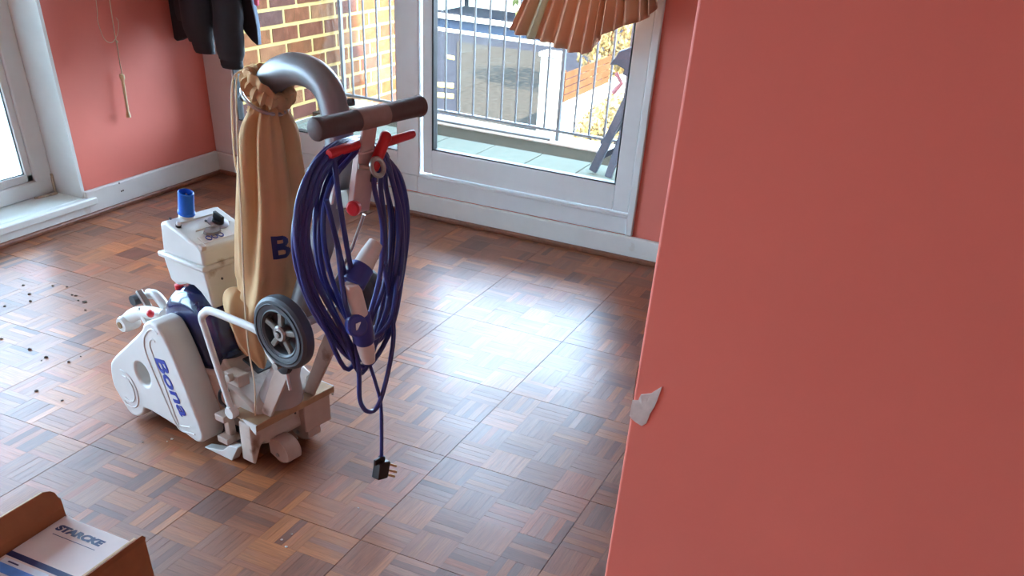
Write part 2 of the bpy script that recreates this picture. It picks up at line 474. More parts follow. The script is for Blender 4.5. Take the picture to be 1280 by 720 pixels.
def strip_geo(s, uoff, voff, org=(0, 0)):
    x0, x1, y0, y1 = s[3] - org[0], s[4] - org[0], s[5] - org[1], s[6] - org[1]
    t = [rnd.uniform(-.00022, .00022) for _ in range(4)]
    vs = [(x0, y0, t[0]), (x1, y0, t[1]), (x1, y1, t[2]), (x0, y1, t[2] + t[0] - t[1]), (x0, y0, -.008), (x1, y0, -.008), (x1, y1, -.008), (x0, y1, -.008)]
    fs = [(0, 1, 2, 3), (0, 4, 5, 1), (1, 5, 6, 2), (2, 6, 7, 3), (3, 7, 4, 0)]
    uv = [((v[0] if s[2] == 0 else v[1]) + uoff, (v[1] if s[2] == 0 else v[0]) + voff) for v in vs]
    return vs, fs, uv
def strip_mesh(name, items, orgs):
    V, Fc, U, T = [], [], [], []
    for s, g in zip(items, orgs):
        vs, fs, uv = strip_geo(s, rnd.uniform(0, 9), rnd.uniform(0, 9), g)
        o = len(V); V += vs; Fc += [tuple(a + o for a in f) for f in fs]; U += uv; T += [s[7]] * 8
    me = bpy.data.meshes.new(name); me.from_pydata(V, [], Fc)
    ca = me.color_attributes.new('tint', 'FLOAT_COLOR', 'POINT'); ca.data.foreach_set('color', [c for t in T for c in (*t, 1.0)])
    ul = me.uv_layers.new(name='grain')
    li = [0] * len(me.loops); me.loops.foreach_get('vertex_index', li)
    ul.data.foreach_set('uv', [c for a in li for c in U[a]])
    me.materials.append(PARQ)
    return me
vis = sorted([(d, n) for n, s in enumerate(strips) for d in [in_view(s)] if d], key=lambda t: t[0])[:300]
single = {n for _, n in vis}
for n in sorted(single):
    s = strips[n]
    o = link('parquet_strip', strip_mesh('parquet_strip', [s], [(s[0], s[1])]), None, floor)
    o.location = (s[0], s[1], 0)
rest = [s for n, s in enumerate(strips) if n not in single]
pf = link('parquet_field', strip_mesh('parquet_field', rest, [(0, 0)] * len(rest)), None, floor)
pf['kind'] = 'stuff'

# ---- walls
struct(MB().box((XL - .25, YN - .1, -.12), (XL, -1.15, ZC)).box((XL - .25, 3.05, -.12), (XL, YB + .25, ZC)).box((XL - .25, -1.15, 2.08), (XL, 3.05, ZC)).box((XL - .25, -1.15, -.12), (XL, 3.05, .05)).build('wall_left', CORAL, smooth=0), 'coral painted wall with the frosted window')
struct(MB().box((-1.14, YB, -.12), (XR, YB + .25, ZC)).box((XL, YB, 2.12), (-1.14, YB + .25, ZC)).box((XL, YB, -.12), (-1.14, YB + .25, .11)).build('wall_back', CORAL, smooth=0), 'coral painted wall around the balcony door')
struct(MB().box((XR, YN, -.12), (XR + .12, YB + .25, ZC)).build('wall_right', CREAMW, smooth=0))
struct(MB().box((XL, YN - .12, -.12), (XR, YN, ZC)).build('wall_rear', CORAL, smooth=0))
struct(MB().box((XL - .25, YN - .12, ZC), (XR + .12, YB + .25, ZC + .1)).build('ceiling', CEIL, smooth=0))
YP, XP = 1.3, -.328
part = struct(MB().box((XP, YP, 0), (XR, YP + .13, ZC)).build('wall_near', CORAL, bevel=.005, seg=3), 'plain coral partition wall with a chipped corner')
# torn plaster on the partition's corner: a shallow scab that wraps the edge
chip = [(0.0, .060), (.010, .064), (.013, .078), (.030, .086), (.046, .106), (.044, .088), (.040, .060), (.034, .040), (.031, .018), (.024, .010), (.012, .014), (.004, .020), (-.0005, .026)]
zc0 = .690
V = [(XP + x, YP - .0022 + rnd.uniform(-.0008, .0006), zc0 + z * .85) for x, z in chip]
cxx, czz = .02, .05
V.append((XP + cxx, YP - .003, zc0 + czz * .85))
n = len(chip)
back = [(XP + x, YP + .004, zc0 + z * .85) for x, z in chip]
mb_ = MB().add(V + back, [(i, (i + 1) % n, n) for i in range(n)] + [(i, n + 1 + i, n + 1 + (i + 1) % n, (i + 1) % n) for i in range(n)])
mb_.build('plaster_chip', PLAST, part, smooth=0)['label'] = 'torn white plaster on the wall corner'
mb_ = MB()
for k in range(8):
    z = zc0 + .018 + k * .012
    mb_.add([(XP - .001, YP + .002, z), (XP - .0016, YP + .012 + rnd.uniform(0, .012), z + .003), (XP - .0016, YP + .010, z + .012), (XP - .001, YP + .001, z + .0125)], [(0, 1, 2, 3)])
mb_.build('plaster_edge', PLAST, part, smooth=0)

# ---- skirtings with a brown wood bead
def skirt(name, lo, hi, face, bead_lo, bead_hi):
    o = struct(MB().box(lo, hi).build(name, WHITEP, bevel=.006, seg=3))
    return o
struct(MB().box((XL, 3.04, -.005), (XL + .022, YB - .022, .115)).build('baseboard_left', WHITEP, bevel=.007, seg=3), 'white skirting board under the coral wall')
struct(MB().box((XL, YB - .024, -.005), (XR, YB, .108)).build('baseboard_back', WHITEP, bevel=.007, seg=3), 'white skirting board under the balcony door')
struct(MB().box((XL, YN, -.005), (XL + .022, -1.15, .115)).build('baseboard_rear', WHITEP, bevel=.007))
struct(MB().box((XP + .02, YP - .018, -.005), (XR, YP, .1)).build('baseboard_near', WHITEP, bevel=.006))
struct(MB().box((XL + .02, -1.15, -.002), (XL + .042, YB - .044, .020)).build('trim_1', BEADW, bevel=.007, seg=3), 'brown wood bead along the left skirting')
struct(MB().box((XL + .02, YB - .046, -.002), (XR, YB - .023, .021)).build('trim_2', BEADW, bevel=.007, seg=3), 'brown wood bead along the back skirting')
# two old screw holes with filler in the left skirting
for (u, v) in ((149, 229), (152, 239), (154, 238)):
    p = atx(u, v, XL + .0225)
    b = MB().lathe([(.0045, 0), (.0035, .0012), (.001, .0014)], p, (1, 0, 0), 8).build('filled_screw_hole', DIRTM, bpy.data.objects['baseboard_left'])

# ---- left window: deep white reveal, low sill, frosted panes
w1 = struct(empty('window_1', (XL - .17, 1.4, .085)), 'white framed frosted window with a low sill in the left wall')
def wbuild(mb, name, m, bevel=0, parent=w1, smooth=35):
    for i, v in enumerate(mb.v): mb.v[i] = (v[0] - parent.location.x, v[1] - parent.location.y, v[2] - parent.location.z)
    return mb.build(name, m, parent, bevel=bevel, smooth=smooth)
xw = XL - .17
wbuild(MB().box((xw - .08, 3.035, .05), (XL + .001, 3.052, 2.08)), 'reveal', UPVC)
wbuild(MB().box((xw - .08, -1.152, .05), (XL + .001, -1.135, 2.08)), 'reveal', UPVC)
wbuild(MB().box((xw - .08, -1.15, 2.066), (XL + .001, 3.05, 2.082)), 'reveal', UPVC)
wbuild(MB().box((xw - .05, -1.135, .049), (XL + .002, 3.036, .085)).box((XL - .001, -1.15, .050), (XL + .034, 3.09, .084)), 'sill', WHITEP, .006)
wbuild(MB().box((XL - .002, -1.15, -.005), (XL + .021, 3.05, .052)), 'sill_apron', WHITEP)
fx0, fx1 = xw - .075, xw
for (a, b_) in ((2.94, 3.036), (-1.135, -1.04), (-.18, -.10), (1.93, 2.01), (.86, .94)):
    wbuild(MB().box((fx0, a, .086), (fx1, b_, 2.066)), 'stile', UPVC, .006)
wbuild(MB().box((fx0, -1.135, .086), (fx1 + .001, 3.036, .155)), 'bottom_rail', UPVC, .006)
wbuild(MB().box((fx0, -1.135, 1.99), (fx1 + .001, 3.036, 2.066)), 'top_rail', UPVC, .006)
for (a, b_) in ((2.01, 2.94), (.94, 1.93), (-.10, .86), (-1.04, -.18)):
    fr = MB()
    fr.box((fx0 + .015, a, .155), (fx1 - .012, a + .035, 1.99)).box((fx0 + .015, b_ - .035, .155), (fx1 - .012, b_, 1.99))
    fr.box((fx0 + .015, a, .155), (fx1 - .012, b_, .188)).box((fx0 + .015, a, 1.955), (fx1 - .012, b_, 1.99))
    s = wbuild(fr, 'sash', UPVC, .004)
    g = MB().box((fx0 + .03, a + .034, .187), (fx1 - .028, b_ - .034, 1.956))
    wbuild(g, 'pane', FROST, smooth=0)
    k = MB()
    for lo, hi in (((a + .033, .186), (a + .038, 1.957)), ((b_ - .038, .186), (b_ - .033, 1.957)), ((a + .033, .186), (b_ - .033, .191)), ((a + .033, 1.952), (b_ - .033, 1.957))):
        k.box((fx1 - .030, lo[0], lo[1]), (fx1 - .024, hi[0], hi[1]))
    wbuild(k, 'gasket', GASKET, smooth=0)
# yellowed sealant smear in the sill corner
wbuild(MB().tube(spline([(xw + .004, 3.03, .17), (xw + .006, 3.025, .12), (xw + .012, 3.02, .092), (xw + .03, 3.0, .089), (xw + .012, 2.9, .088)], 5), .006, 6), 'sealant', mat('old_sealant', (200, 184, 158), rough=.8, var=.25, scale=60))

# ---- back wall glazing: a fixed light and the balcony door
def frame_stuff(parent, lst, m=UPVC, bevel=.005):
    for name, lo, hi in lst:
        wbuild(MB().box(lo, hi), name, m, bevel, parent)
w2 = struct(empty('window_2', (-2.99, YB, .11)), 'white fixed window beside the balcony door')
frame_stuff(w2, [('left_stile', (XL, YB - .012, .109), (-3.40, YB + .04, 2.12)),
                 ('bottom_rail', (-3.40, YB - .011, .19), (-2.41, YB + .04, .292)),
                 ('sill_board', (-3.40, YB - .004, .109), (-2.30, YB + .07, .19)),
                 ('top_rail', (-3.40, YB - .011, 2.0), (-2.41, YB + .07, 2.12)),
                 ('mullion', (-2.41, YB - .013, .19), (-2.283, YB + .04, 2.12))])
wbuild(MB().box((-3.42, YB + .028, .28), (-2.40, YB + .036, 2.01)), 'pane', GLASS, 0, w2, 0)
k = MB()
for lo, hi in (((-3.402, .288), (-3.395, 2.005)), ((-2.415, .288), (-2.408, 2.005)), ((-3.402, .288), (-2.408, .296)), ((-3.402, 1.996), (-2.408, 2.004))):
    k.box((lo[0], YB - .004, lo[1]), (hi[0], YB + .042, hi[1]))
wbuild(k, 'gasket', GASKET, 0, w2, 0)
d1 = struct(empty('door_1', (-1.72, YB, .11)), 'white glazed balcony door with a large clear pane')
frame_stuff(d1, [('threshold', (-2.30, YB - .006, .109), (-1.14, YB + .09, .19)),
                 ('threshold_ledge', (-2.283, YB - .020, .188), (-1.17, YB + .02, .205)),
                 ('jamb', (-1.172, YB - .016, .109), (-1.138, YB + .08, 2.12)),
                 ('frame_head', (-2.283, YB - .014, 2.06), (-1.172, YB + .08, 2.12)),
                 ('sash_stile', (-2.272, YB + .004, .208), (-2.218, YB + .04, 2.058)),
                 ('sash_stile', (-1.252, YB - .004, .208), (-1.174, YB + .04, 2.058)),
                 ('sash_bottom_rail', (-2.218, YB - .003, .208), (-1.252, YB + .04, .322)),
                 ('sash_top_rail', (-2.218, YB - .003, 1.95), (-1.252, YB + .07, 2.058))])
wbuild(MB().box((-2.225, YB + .030, .312), (-1.245, YB + .038, 1.96)), 'pane', GLASS, 0, d1, 0)
k = MB()
for lo, hi in (((-2.220, .318), (-2.211, 1.955)), ((-1.259, .318), (-1.250, 1.955)), ((-2.22, .318), (-1.25, .328)), ((-2.22, 1.945), (-1.25, 1.955))):
    k.box((lo[0], YB + .002, lo[1]), (hi[0], YB + .042, hi[1]))
wbuild(k, 'gasket', GASKET, 0, d1, 0)
hd = MB().box((-1.235, YB - .018, 1.0), (-1.205, YB - .004, 1.2)).tube([(-1.22, YB - .015, 1.14), (-1.22, YB - .05, 1.14), (-1.33, YB - .055, 1.14)], .009, 10)
wbuild(hd, 'door_handle', UPVC, .002, d1)

# =================================================================== OUTSIDE
# ---- balcony
ZB = .1
bal = struct(MB().box((-3.75, YB + .10, -.15), (.6, 5.58, ZB - .025)).build('balcony_floor', CONC, smooth=0), 'balcony floor laid with pale slabs')
SLABM = mat('pale_paving_slab', (86, 88, 78), spec=0, rough=.85, var=.08, scale=20, bump=.15)
xs0, sw = -2.405 - .318 * 5, .318
sm = MB().box((.004, .004, -.024), (sw - .004, .5 - .004, 0)).mesh('paving_slab', 0)
for row in range(2):
    for kx in range(10):
        x = xs0 + kx * sw + (0 if row else .159)
        if x < -3.74 or x + sw > .6: continue
        o = link('paving_slab', sm, SLABM, bal); o.location = (x, 4.14 + row * .5, ZB + rnd.uniform(-.001, .001))
struct(MB().box((-3.75, 5.14, ZB - .03), (.6, 5.40, ZB - .002)).build('gravel_strip', GRAVEL, smooth=0), 'speckled grit strip along the balcony kerb')
struct(MB().box((-3.75, 5.385, ZB - .03), (.6, 5.60, ZB + .012)).build('balcony_kerb', CONCW, bevel=.01), 'white balcony kerb below the railing')
hose = spline([(-3.1, 5.42, ZB + .020), (-2.9, 5.40, ZB + .020), (-2.6, 5.40, ZB + .020), (-2.4, 5.40, ZB + .020), (-2.18, 5.405, ZB + .020), (-2.16, 5.40, ZB + .020)], 5)
tag(MB().tube(hose, .007, 8).build('cable', RAILM), 'thin grey cable lying along the white balcony kerb', 'cable')
# the facade above, which shades the balcony
struct(MB().box((-3.9, YB + .02, 2.44), (6.0, YB + .25, 8.6)).box((.6, YB + .02, -3), (6, YB + .25, 2.44)).build('wall_facade', MORTAR, smooth=0))
# railing: every bar its own part
rl = tag(empty('balcony_railing', (-1.6, 5.45, ZB + .02)), 'grey metal balcony railing of thin upright bars', 'railing')
def lb(mb, name, m, parent, bevel=0, smooth=35): return wbuild(mb, name, m, bevel, parent, smooth)
lb(MB().box((-3.72, 5.437, .158), (.58, 5.463, .174)), 'bottom_rail', RAILM, rl, .002)
lb(MB().box((-3.72, 5.425, 1.16), (.58, 5.475, 1.185)), 'top_rail', RAILM, rl, .003)
bm_ = MB().tube([(0, 0, .174), (0, 0, 1.16)], .0075, 8).mesh('bar')
for i in range(42):
    o = link('bar', bm_, RAILM, rl); o.location = (-3.66 + .1005 * i + .033 + 1.6, 0, -(ZB + .02))
for x in (-3.70, -2.125, -.7, .55):
    lb(MB().box((x - .010, 5.438, ZB + .011), (x + .010, 5.462, 1.165)), 'post', RAILM, rl)

# ---- brick side wall of the balcony: single bricks in view, the rest joined
XW = -3.75
bw = struct(MB().box((XW - .25, YB + .12, -3), (XW - .003, 6.5, 2.45)).build('wall_brick', MORTAR, smooth=0), 'brick side wall of the balcony with pale mortar')
BP = [(92, 58, 40), (84, 52, 38), (76, 50, 42), (98, 66, 44), (72, 52, 46), (88, 56, 36), (102, 72, 50)]
bvar = []
for c in BP:
    for L_ in (.247, .12):
        mbk = MB().box((-.03, 0, 0), (rnd.uniform(-.001, .001), L_, .071))
        me = mbk.mesh('brick', 0); tint_mesh(me, lin(c)); bvar.append(me)
field = MB(); ftint = []
nb = 0
zz = -2.975; course = 0
while zz < 2.38:
    off = 0 if course % 2 == 0 else .135
    y = YB + .13 - off
    while y < 6.4:
        if y > YB + .1:
            u, v = to_pix((XW, y + .13, zz + .04))
            ci = rnd.randrange(len(BP))
            if 285 < u < 512 and -12 < v < 175 and nb < 300:
                o = link('brick', bvar[ci * 2], TINT, bw); o.location = (XW, y, zz); nb += 1
            else:
                field.box((XW - .03, y, zz), (XW + rnd.uniform(-.001, .001), min(y + .247, 6.5), zz + .071)); ftint += [lin(BP[ci])] * 8
        y += .27
    zz += .09; course += 1
me = field.mesh('brick_field', 0)
ca = me.color_attributes.new('tint', 'FLOAT_COLOR', 'POINT'); ca.data.foreach_set('color', [c for t in ftint for c in (*t, 1.0)])
o = link('brick_field', me, TINT, bw); o['kind'] = 'stuff'

# ---- dark folded tripod stand leaning at the door frame
tr = tag(empty('folded_tripod', (-1.58, 5.0, ZB)), 'dark grey folded tripod stand leaning outside the balcony door', 'tripod')
def T(u, v, y=5.0): return aty(u, v, y)
def grounded(u, v, y):
    p = aty(u, v, y); p.z = max(p.z, ZB); return p
def leg(p, q, w): return MB().bar(p, q, w, w * .7, up=(0, 1, 0))
p0 = T(800, 92, 5.0)
legs = [(T(799, 95), grounded(741, 214, 4.92),.046), (T(801, 105), grounded(760, 222, 4.85),.04), (T(802, 120, 5.05), grounded(774, 222, 4.86),.034)]
for p, q, w in legs: lb(leg(p, q, w), 'leg', TRIPM, tr, .004)
lb(MB().bar(T(796, 138), T(752, 180), .03, .02, up=(0, 1, 0)), 'brace', TRIPM, tr, .003)
lb(MB().bar(T(748, 198), T(788, 178), .028, .02, up=(0, 1, 0)), 'brace', TRIPM, tr, .003)
hp = [T(u, v) for u, v in ((764, 80), (772, 70), (776, 63), (785, 60), (792, 57), (803, 50), (806, 96), (790, 97), (780, 92), (783, 86), (773, 80))]
mbh = MB(); nn = len(hp)
mbh.add([p + Vector((0, -.035, 0)) for p in hp] + [p + Vector((0, .035, 0)) for p in hp], [tuple(range(nn)), tuple(range(nn, 2 * nn))[::-1]] + [(i, (i + 1) % nn, nn + (i + 1) % nn, nn + i) for i in range(nn)])
lb(mbh, 'head', TRIPM, tr, .006)
lb(MB().tube([T(770, 91), T(777, 104), T(766, 116)], [.011, .012, .015], 10), 'grip_handle', mat('mauve_grip', (150, 112, 116), rough=.6), tr)

# ---- street one storey below
ZG = -3.0
struct(MB().box((-60, -40, ZG - .3), (40, 80, ZG - .02)).build('ground', ASPHD, smooth=0), 'dark tarmac street below the balcony')
q = [atz(u, v, ZG) for u, v in ((571, 52), (681, 66), (683, 170), (571, 160))]
mbq = MB().add([(p.x, p.y, ZG - .015) for p in q] + [(p.x, p.y, ZG) for p in q], [(4, 5, 6, 7), (0, 1, 5, 4), (1, 2, 6, 5), (2, 3, 7, 6), (3, 0, 4, 7)])
struct(mbq.build('road', ASPH, smooth=0), 'grey speckled tarmac yard below the balcony')
for v0, v1, u0, u1 in ((102, 107, 539, 567), (115, 120, 539, 567), (68, 72, 556, 568)):
    a, b_, c, d = [atz(u, v, ZG) for u, v in ((u0, v0), (u1, v0 + 2.5), (u1, v1 + 2.5), (u0, v1))]
    mk = MB().add([(p.x, p.y, ZG - .018) for p in (a, b_, c, d)] + [(p.x, p.y, ZG + .004) for p in (a, b_, c, d)], [(4, 5, 6, 7), (0, 1, 5, 4), (1, 2, 6, 5), (2, 3, 7, 6), (3, 0, 4, 7)])
    tag(mk.build('road_marking', YELL, smooth=0), 'yellow painted bar on the dark street tarmac', 'road marking', 'yellow road markings')
# far low wall with pale coping, brick building, pale shed
fw = tag(empty('boundary_wall', (-13, 30, ZG)), 'slate blue low wall with pale coping at the far end of the yard', 'wall')
lb(MB().box((-17.2, 29.6, ZG - .02), (-11.2, 29.9, ZG + .34)), 'wall_panel', DARKS, fw, 0, 0)
lb(MB().box((-17.2, 29.5, ZG + .34), (-11.2, 30.0, ZG + .42)), 'coping', CONCW, fw, 0, 0)
lb(MB().box((-17.2, 29.4, ZG - .02), (-11.2, 29.6, ZG + .06)), 'kerb', CONCW, fw, 0, 0)
fb = tag(empty('brick_building', (-17, 36, ZG)), 'brown brick building with white windows across the yard', 'building')
FBR = mat('far_brick', (66, 48, 40), spec=0, rough=.9, var=.2, scale=4)
lb(MB().box((-18.2, 36, ZG - .02), (-14.2, 42, ZG + 9)), 'wall', FBR, fb, 0, 0)
lb(MB().box((-18.25, 35.9, ZG - .02), (-14.15, 36.0, ZG + .9)), 'plinth', CONCW, fb, 0, 0)
for x, z in ((-16.0, 2.2), (-14.9, 2.2), (-17.2, 2.2), (-16.0, 4.8), (-17.2, 4.8)):
    f = lb(MB().box((x - .35, 35.92, ZG + z), (x + .35, 36.0, ZG + z + 1.5)), 'window', CONCW, fb, 0, 0)
    g = MB().box((x - .28 - f.parent.location.x, 35.9 - 36, z + .07), (x + .28 - f.parent.location.x, 35.93 - 36, z + 1.43)).build('window_pane', WINDK, f, smooth=0)
ps = tag(empty('glass_porch', (-19, 34, ZG)), 'pale green glazed porch beside the brick building', 'porch')
lb(MB().box((-19.6, 34, ZG - .02), (-18.4, 35.8, ZG + 3)), 'glazing', GREENP, ps, 0, 0)
for x in (-19.6, -19.0, -18.4):
    lb(MB().box((x - .04, 33.95, ZG - .02), (x + .04, 34.0, ZG + 3)), 'post', CONCW, ps, 0, 0)
hs = tag(empty('far_house', (-23, 36, ZG)), 'pale far house with an orange tiled roof', 'house')
lb(MB().box((-27, 36, ZG - .02), (-20.2, 42, ZG + 3.2)), 'wall', CONCW, hs, 0, 0)
lb(MB().add([(-27.3, 35.7, ZG + 3.2), (-19.9, 35.7, ZG + 3.2), (-19.9, 42.3, ZG + 3.2), (-27.3, 42.3, ZG + 3.2), (-27.3, 39, ZG + 5.4), (-19.9, 39, ZG + 5.4)], [(0, 1, 5, 4), (2, 3, 4, 5), (0, 4, 3), (1, 2, 5), (0, 3, 2, 1)]), 'roof', mat('orange_roof', (110, 66, 42), spec=0, rough=.9, var=.2, scale=3), hs, 0, 0)
for x in (-25.5, -23.5, -21.5):
    lb(MB().box((x - .5, 35.93, ZG + 1), (x + .5, 36, ZG + 2.3)), 'window', WINDK, hs, 0, 0)
# white pier, white garden wall, slatted fence on it
pier_b = aty(690, 65, 18.0)
pr = tag(empty('white_pier', (pier_b.x, 18, ZG)), 'white rendered gate pier at the corner of the yard', 'pier')
lb(MB().box((pier_b.x - .17, 17.85, ZG - .02), (pier_b.x + .17, 18.2, pier_b.z - .08)), 'shaft', CONCW, pr, .02)
lb(MB().box((pier_b.x - .21, 17.81, pier_b.z - .08), (pier_b.x + .21, 18.24, pier_b.z)), 'cap', CONCW, pr, .02)
gw = tag(MB().box((-7.16, 18.22, ZG - .02), (-6.96, 26, -2.30)).build('garden_wall', CONCW, smooth=0), 'white rendered garden wall below the slatted fence', 'wall')
fn = tag(empty('slatted_fence', (-7.05, 20, -2.30)), 'brown wooden slatted fence on top of the white garden wall', 'fence')
for k in range(4):
    lb(MB().box((-7.07, 18.25, -2.29 + k * .14), (-7.045, 21.0, -2.29 + k * .14 + .115)), 'slat', FENCEW, fn, 0, 0)
for y in (18.27, 19.6, 20.9):
    lb(MB().box((-7.10, y, -2.30), (-7.07, y + .07, -1.72)), 'fence_post', FENCEW, fn, 0, 0)
# hedges and bushes: crowns of leaf cards with a stem
def bush(name, label, c, rad, n, m, size, group=None):
    e = tag(empty(name, (c[0], c[1], ZG)), label, 'bush', group)
    V = []; Fc = []
    for _ in range(n):
        while True:
            p = Vector([rnd.uniform(-1, 1) for _ in range(3)])
            if .35 < p.length < 1: break
        p *= rnd.uniform(.9, 1.06)
        q = Vector((p.x * rad[0], p.y * rad[1], p.z * rad[2] + c[2] - ZG))
        if q.z < .02: continue
        a = Vector([rnd.gauss(0, 1) for _ in range(3)]).normalized(); b2 = a.orthogonal().normalized()
        s = size * rnd.uniform(.6, 1.3); o = len(V)
        V += [q - a * s, q + b2 * s * .5, q + a * s, q - b2 * s * .5]; Fc.append((o, o + 1, o + 2, o + 3))
    mbx = MB(); mbx.v = [tuple(v) for v in V]; mbx.f = Fc
    me = bpy.data.meshes.new('foliage'); me.from_pydata(mbx.v, [], mbx.f)
    f = link('foliage', me, m, e); f['kind'] = 'stuff'
    MB().tube([(0, 0, -.02), (.03, .02, max(.3, c[2] - ZG))], [.06, .03], 6).build('stem', FENCEW, e)
    return e
bush('golden_bush', 'tall golden brown bush behind the slatted fence', (-8.0, 23.6, -1.3), (.75, 1.6, 1.75), 2600, LEAFG, .09)
bush('golden_hedge', 'low golden hedge growing at the foot of the white garden wall', (-6.3, 19.4, -2.75), (.5, 2.2, .5), 1600, LEAFG, .07)
bush('green_bush', 'yellow green bush growing at the end of the golden hedge', (-5.2, 22.6, -2.3), (.5, .9, .9), 1200, LEAFY, .08)
bush('leafy_tree', 'yellow green tree beside the far brick building', (-14.3, 34.2, -.5), (1.9, 1.2, 2.6), 2200, LEAFY, .14)
# =================================================================== FLOOR SANDER
FV = Vector((-.986, .166, 0)).normalized()          # machine forward
LV = Vector((.166, .986, 0)).normalized()           # machine far side
A0, B0 = 1.8, 1.54
SO = FV * A0 + LV * B0
def Lc(a, b, z): return Vector((a, -b, z))           # machine (forward, far side, up) -> object space
def onb(u, v, b):
    r = ray(u, v); t = (B0 + b - CAM.dot(LV)) / r.dot(LV); p = CAM + r * t
    return Lc(p.dot(FV) - A0, b, p.z)
def ona(u, v, a):
    r = ray(u, v); t = (A0 + a - CAM.dot(FV)) / r.dot(FV); p = CAM + r * t
    return Lc(a, p.dot(LV) - B0, p.z)
RZ = math.atan2(FV.y, FV.x)
sd = tag(empty('floor_sander', (SO.x, SO.y, 0), RZ), 'white belt floor sander with a blue motor and tan dust bag', 'floor sander')
def az(poly, b0, b1): return MB().prism(poly, lambda a, z: Lc(a, b0, z), lambda a, z: Lc(a, b1, z))
def bz(poly, a0, a1): return MB().prism(poly, lambda b, z: Lc(a0, b, z), lambda b, z: Lc(a1, b, z))

# ---- chassis
az([(.47, .05), (.50, .10), (.47, .17), (.36, .22), (.12, .24), (-.02, .17), (-.04, .07), (.02, .04)], -.105, .15).build('chassis', WARMC, sd, bevel=.012)
MB().lathe([(.06, -.13), (.066, -.125), (.066, .125), (.06, .13)], Lc(.485, .02, .072), (0, 1, 0), 28).build('sanding_drum', BLACKR, sd)
belt_o = [(.485 + .0685 * math.cos(t), .072 + .0685 * math.sin(t)) for t in [math.pi / 2 - math.pi * k / 16 for k in range(17)]]
belt_o += [(.2 + .03 * math.cos(t), .05 + .03 * math.sin(t)) for t in [-math.pi / 2 - math.pi * k / 8 for k in range(9)]]
az(belt_o, -.09, .12).build('sanding_belt', mat('sanding_belt_grit', (70, 50, 44), rough=.95, var=.3, scale=300), sd)

MB().obox(Lc(.17, .01, .055), (.14, 0, 0), (0, .125, 0), (0, 0, .032)).build('under_shade_block', BLACKR, sd, bevel=.004)  # black block added to darken the open space beneath the skirt
# ---- belt guard with the hole, rings and lettering
BF = -.19
gp = [onb(u, v, BF) for u, v in ((137.5, 460), (140, 449), (158, 431), (175, 414), (178, 406), (184, 402), (190, 404), (198, 411), (212, 437), (230, 480), (247, 525), (254, 545), (252, 553), (246, 553), (237, 547), (216, 531), (184, 512), (180, 517), (172, 521), (162, 516), (150, 497), (141, 480))]
g2 = [(p.x, p.z) for p in gp]
g2 = [tuple(p.to_2d()) for p in spline([Vector((x, y, 0)) for x, y in g2], 4, closed=True)]
hc = onb(178, 468, BF)
hole = [(hc.x + .031 * math.cos(t), hc.z + .037 * math.sin(t)) for t in [2 * math.pi * k / 28 for k in range(28)]]
TH = .088
me = curve_mesh([[(-x, z) for x, z in g2], [(-x, z) for x, z in hole]], TH, .009, 3)
# outline space: x = -a, y = z, normal to the near side
place_mesh(me, Lc(0, BF + TH / 2, 0), (-1, 0, 0), (0, 0, 1))
me.polygons.foreach_set('use_smooth', [True] * len(me.polygons)); me.set_sharp_from_angle(angle=math.radians(40))
guard = link('belt_guard', me, CREAM, sd)
guard['label'] = 'white belt guard with blue lettering'
def line_on(pts, r, name='embossed_line', m=CREAM, par=guard, closed=False, b=BF):
    return MB().tube(spline([onb(u, v, b) for u, v in pts], 6, closed), r, 8, closed).build(name, m, par)
line_on([(197, 417), (190, 412), (184, 415), (180, 425), (184, 445), (205, 495), (219, 527), (227, 538), (244, 543)], .0028)
line_on([(194, 427), (190, 424), (187, 429), (190, 440), (205, 480), (222, 527), (226, 532), (238, 534)], .0024)
rc = onb(159, 486, BF)
for k, rr in enumerate((.062, .043)):
    pts = [Vector((rc.x + rr * .82 * math.cos(t), rc.y, rc.z + rr * math.sin(t))) for t in [math.radians(75) + math.radians(230) * i / 20 for i in range(21)]]
    MB().tube(pts, .0026, 8).build('embossed_line', CREAM, guard)
t0, t1 = onb(193, 447, BF), onb(227, 521, BF)
tx = (t1 - t0); ty = Vector((0, 1, 0)).cross(tx).normalized()   # outward normal is +y in object space
link('lettering', text_mesh('Bona', .062, t0 + Vector((0, .0008, 0)), tx, ty, .0006, bold=.0012, shear=.2, width=tx.length), INKB, guard)['label'] = 'blue lettering'
# latch under the guard's rear corner
MB().obox(Lc(.085, -.135, .135), (.02, 0, 0), (0, .028, 0), (0, 0, .011)).obox(Lc(.085, -.13, .10), (.011, 0, 0), (0, .012, 0), (0, 0, .04)).obox(Lc(.085, -.135, .062), (.022, 0, 0), (0, .03, 0), (0, 0, .010)).build('guard_latch', WARMC, sd, bevel=.003)
# pale skid plate low on the near side
sk = [onb(255, 559, -.165), onb(290, 576, -.165), onb(297, 560, -.165), onb(286, 557, -.165), onb(278, 563, -.165)]
mbs = MB(); nn = len(sk)
mbs.add(sk + [p + Vector((0, -.03, 0)) for p in sk], [tuple(range(nn)), tuple(range(nn, 2 * nn))[::-1]] + [(i, (i + 1) % nn, nn + (i + 1) % nn, nn + i) for i in range(nn)])
mbs.build('skid_plate', CREAM, sd, bevel=.002)

# ---- blue motor housing between guard and control box
mc = Lc(.245, 0, .325)
MB().lathe([(.02, .100), (.085, .099), (.104, .094), (.118, .084), (.127, .068), (.132, .04), (.132, .01), (.132, -.05), (.126, -.09), (.11, -.11), (.03, -.115)], mc, (0, 1, 0), 44).build('motor_housing', BLUEM, sd)['label'] = 'glossy dark blue motor housing'
MB().lathe([(.129, -.012), (.1345, -.014), (.1345, -.022), (.129, -.024)], mc, (0, 1, 0), 44, True).build('motor_rim', BLACKR, sd)
az([(.38, .2), (.37, .27), (.30, .31), (.15, .30), (.1, .24), (.1, .2)], -.08, .1).build('motor_bracket', WARMC, sd, bevel=.008)

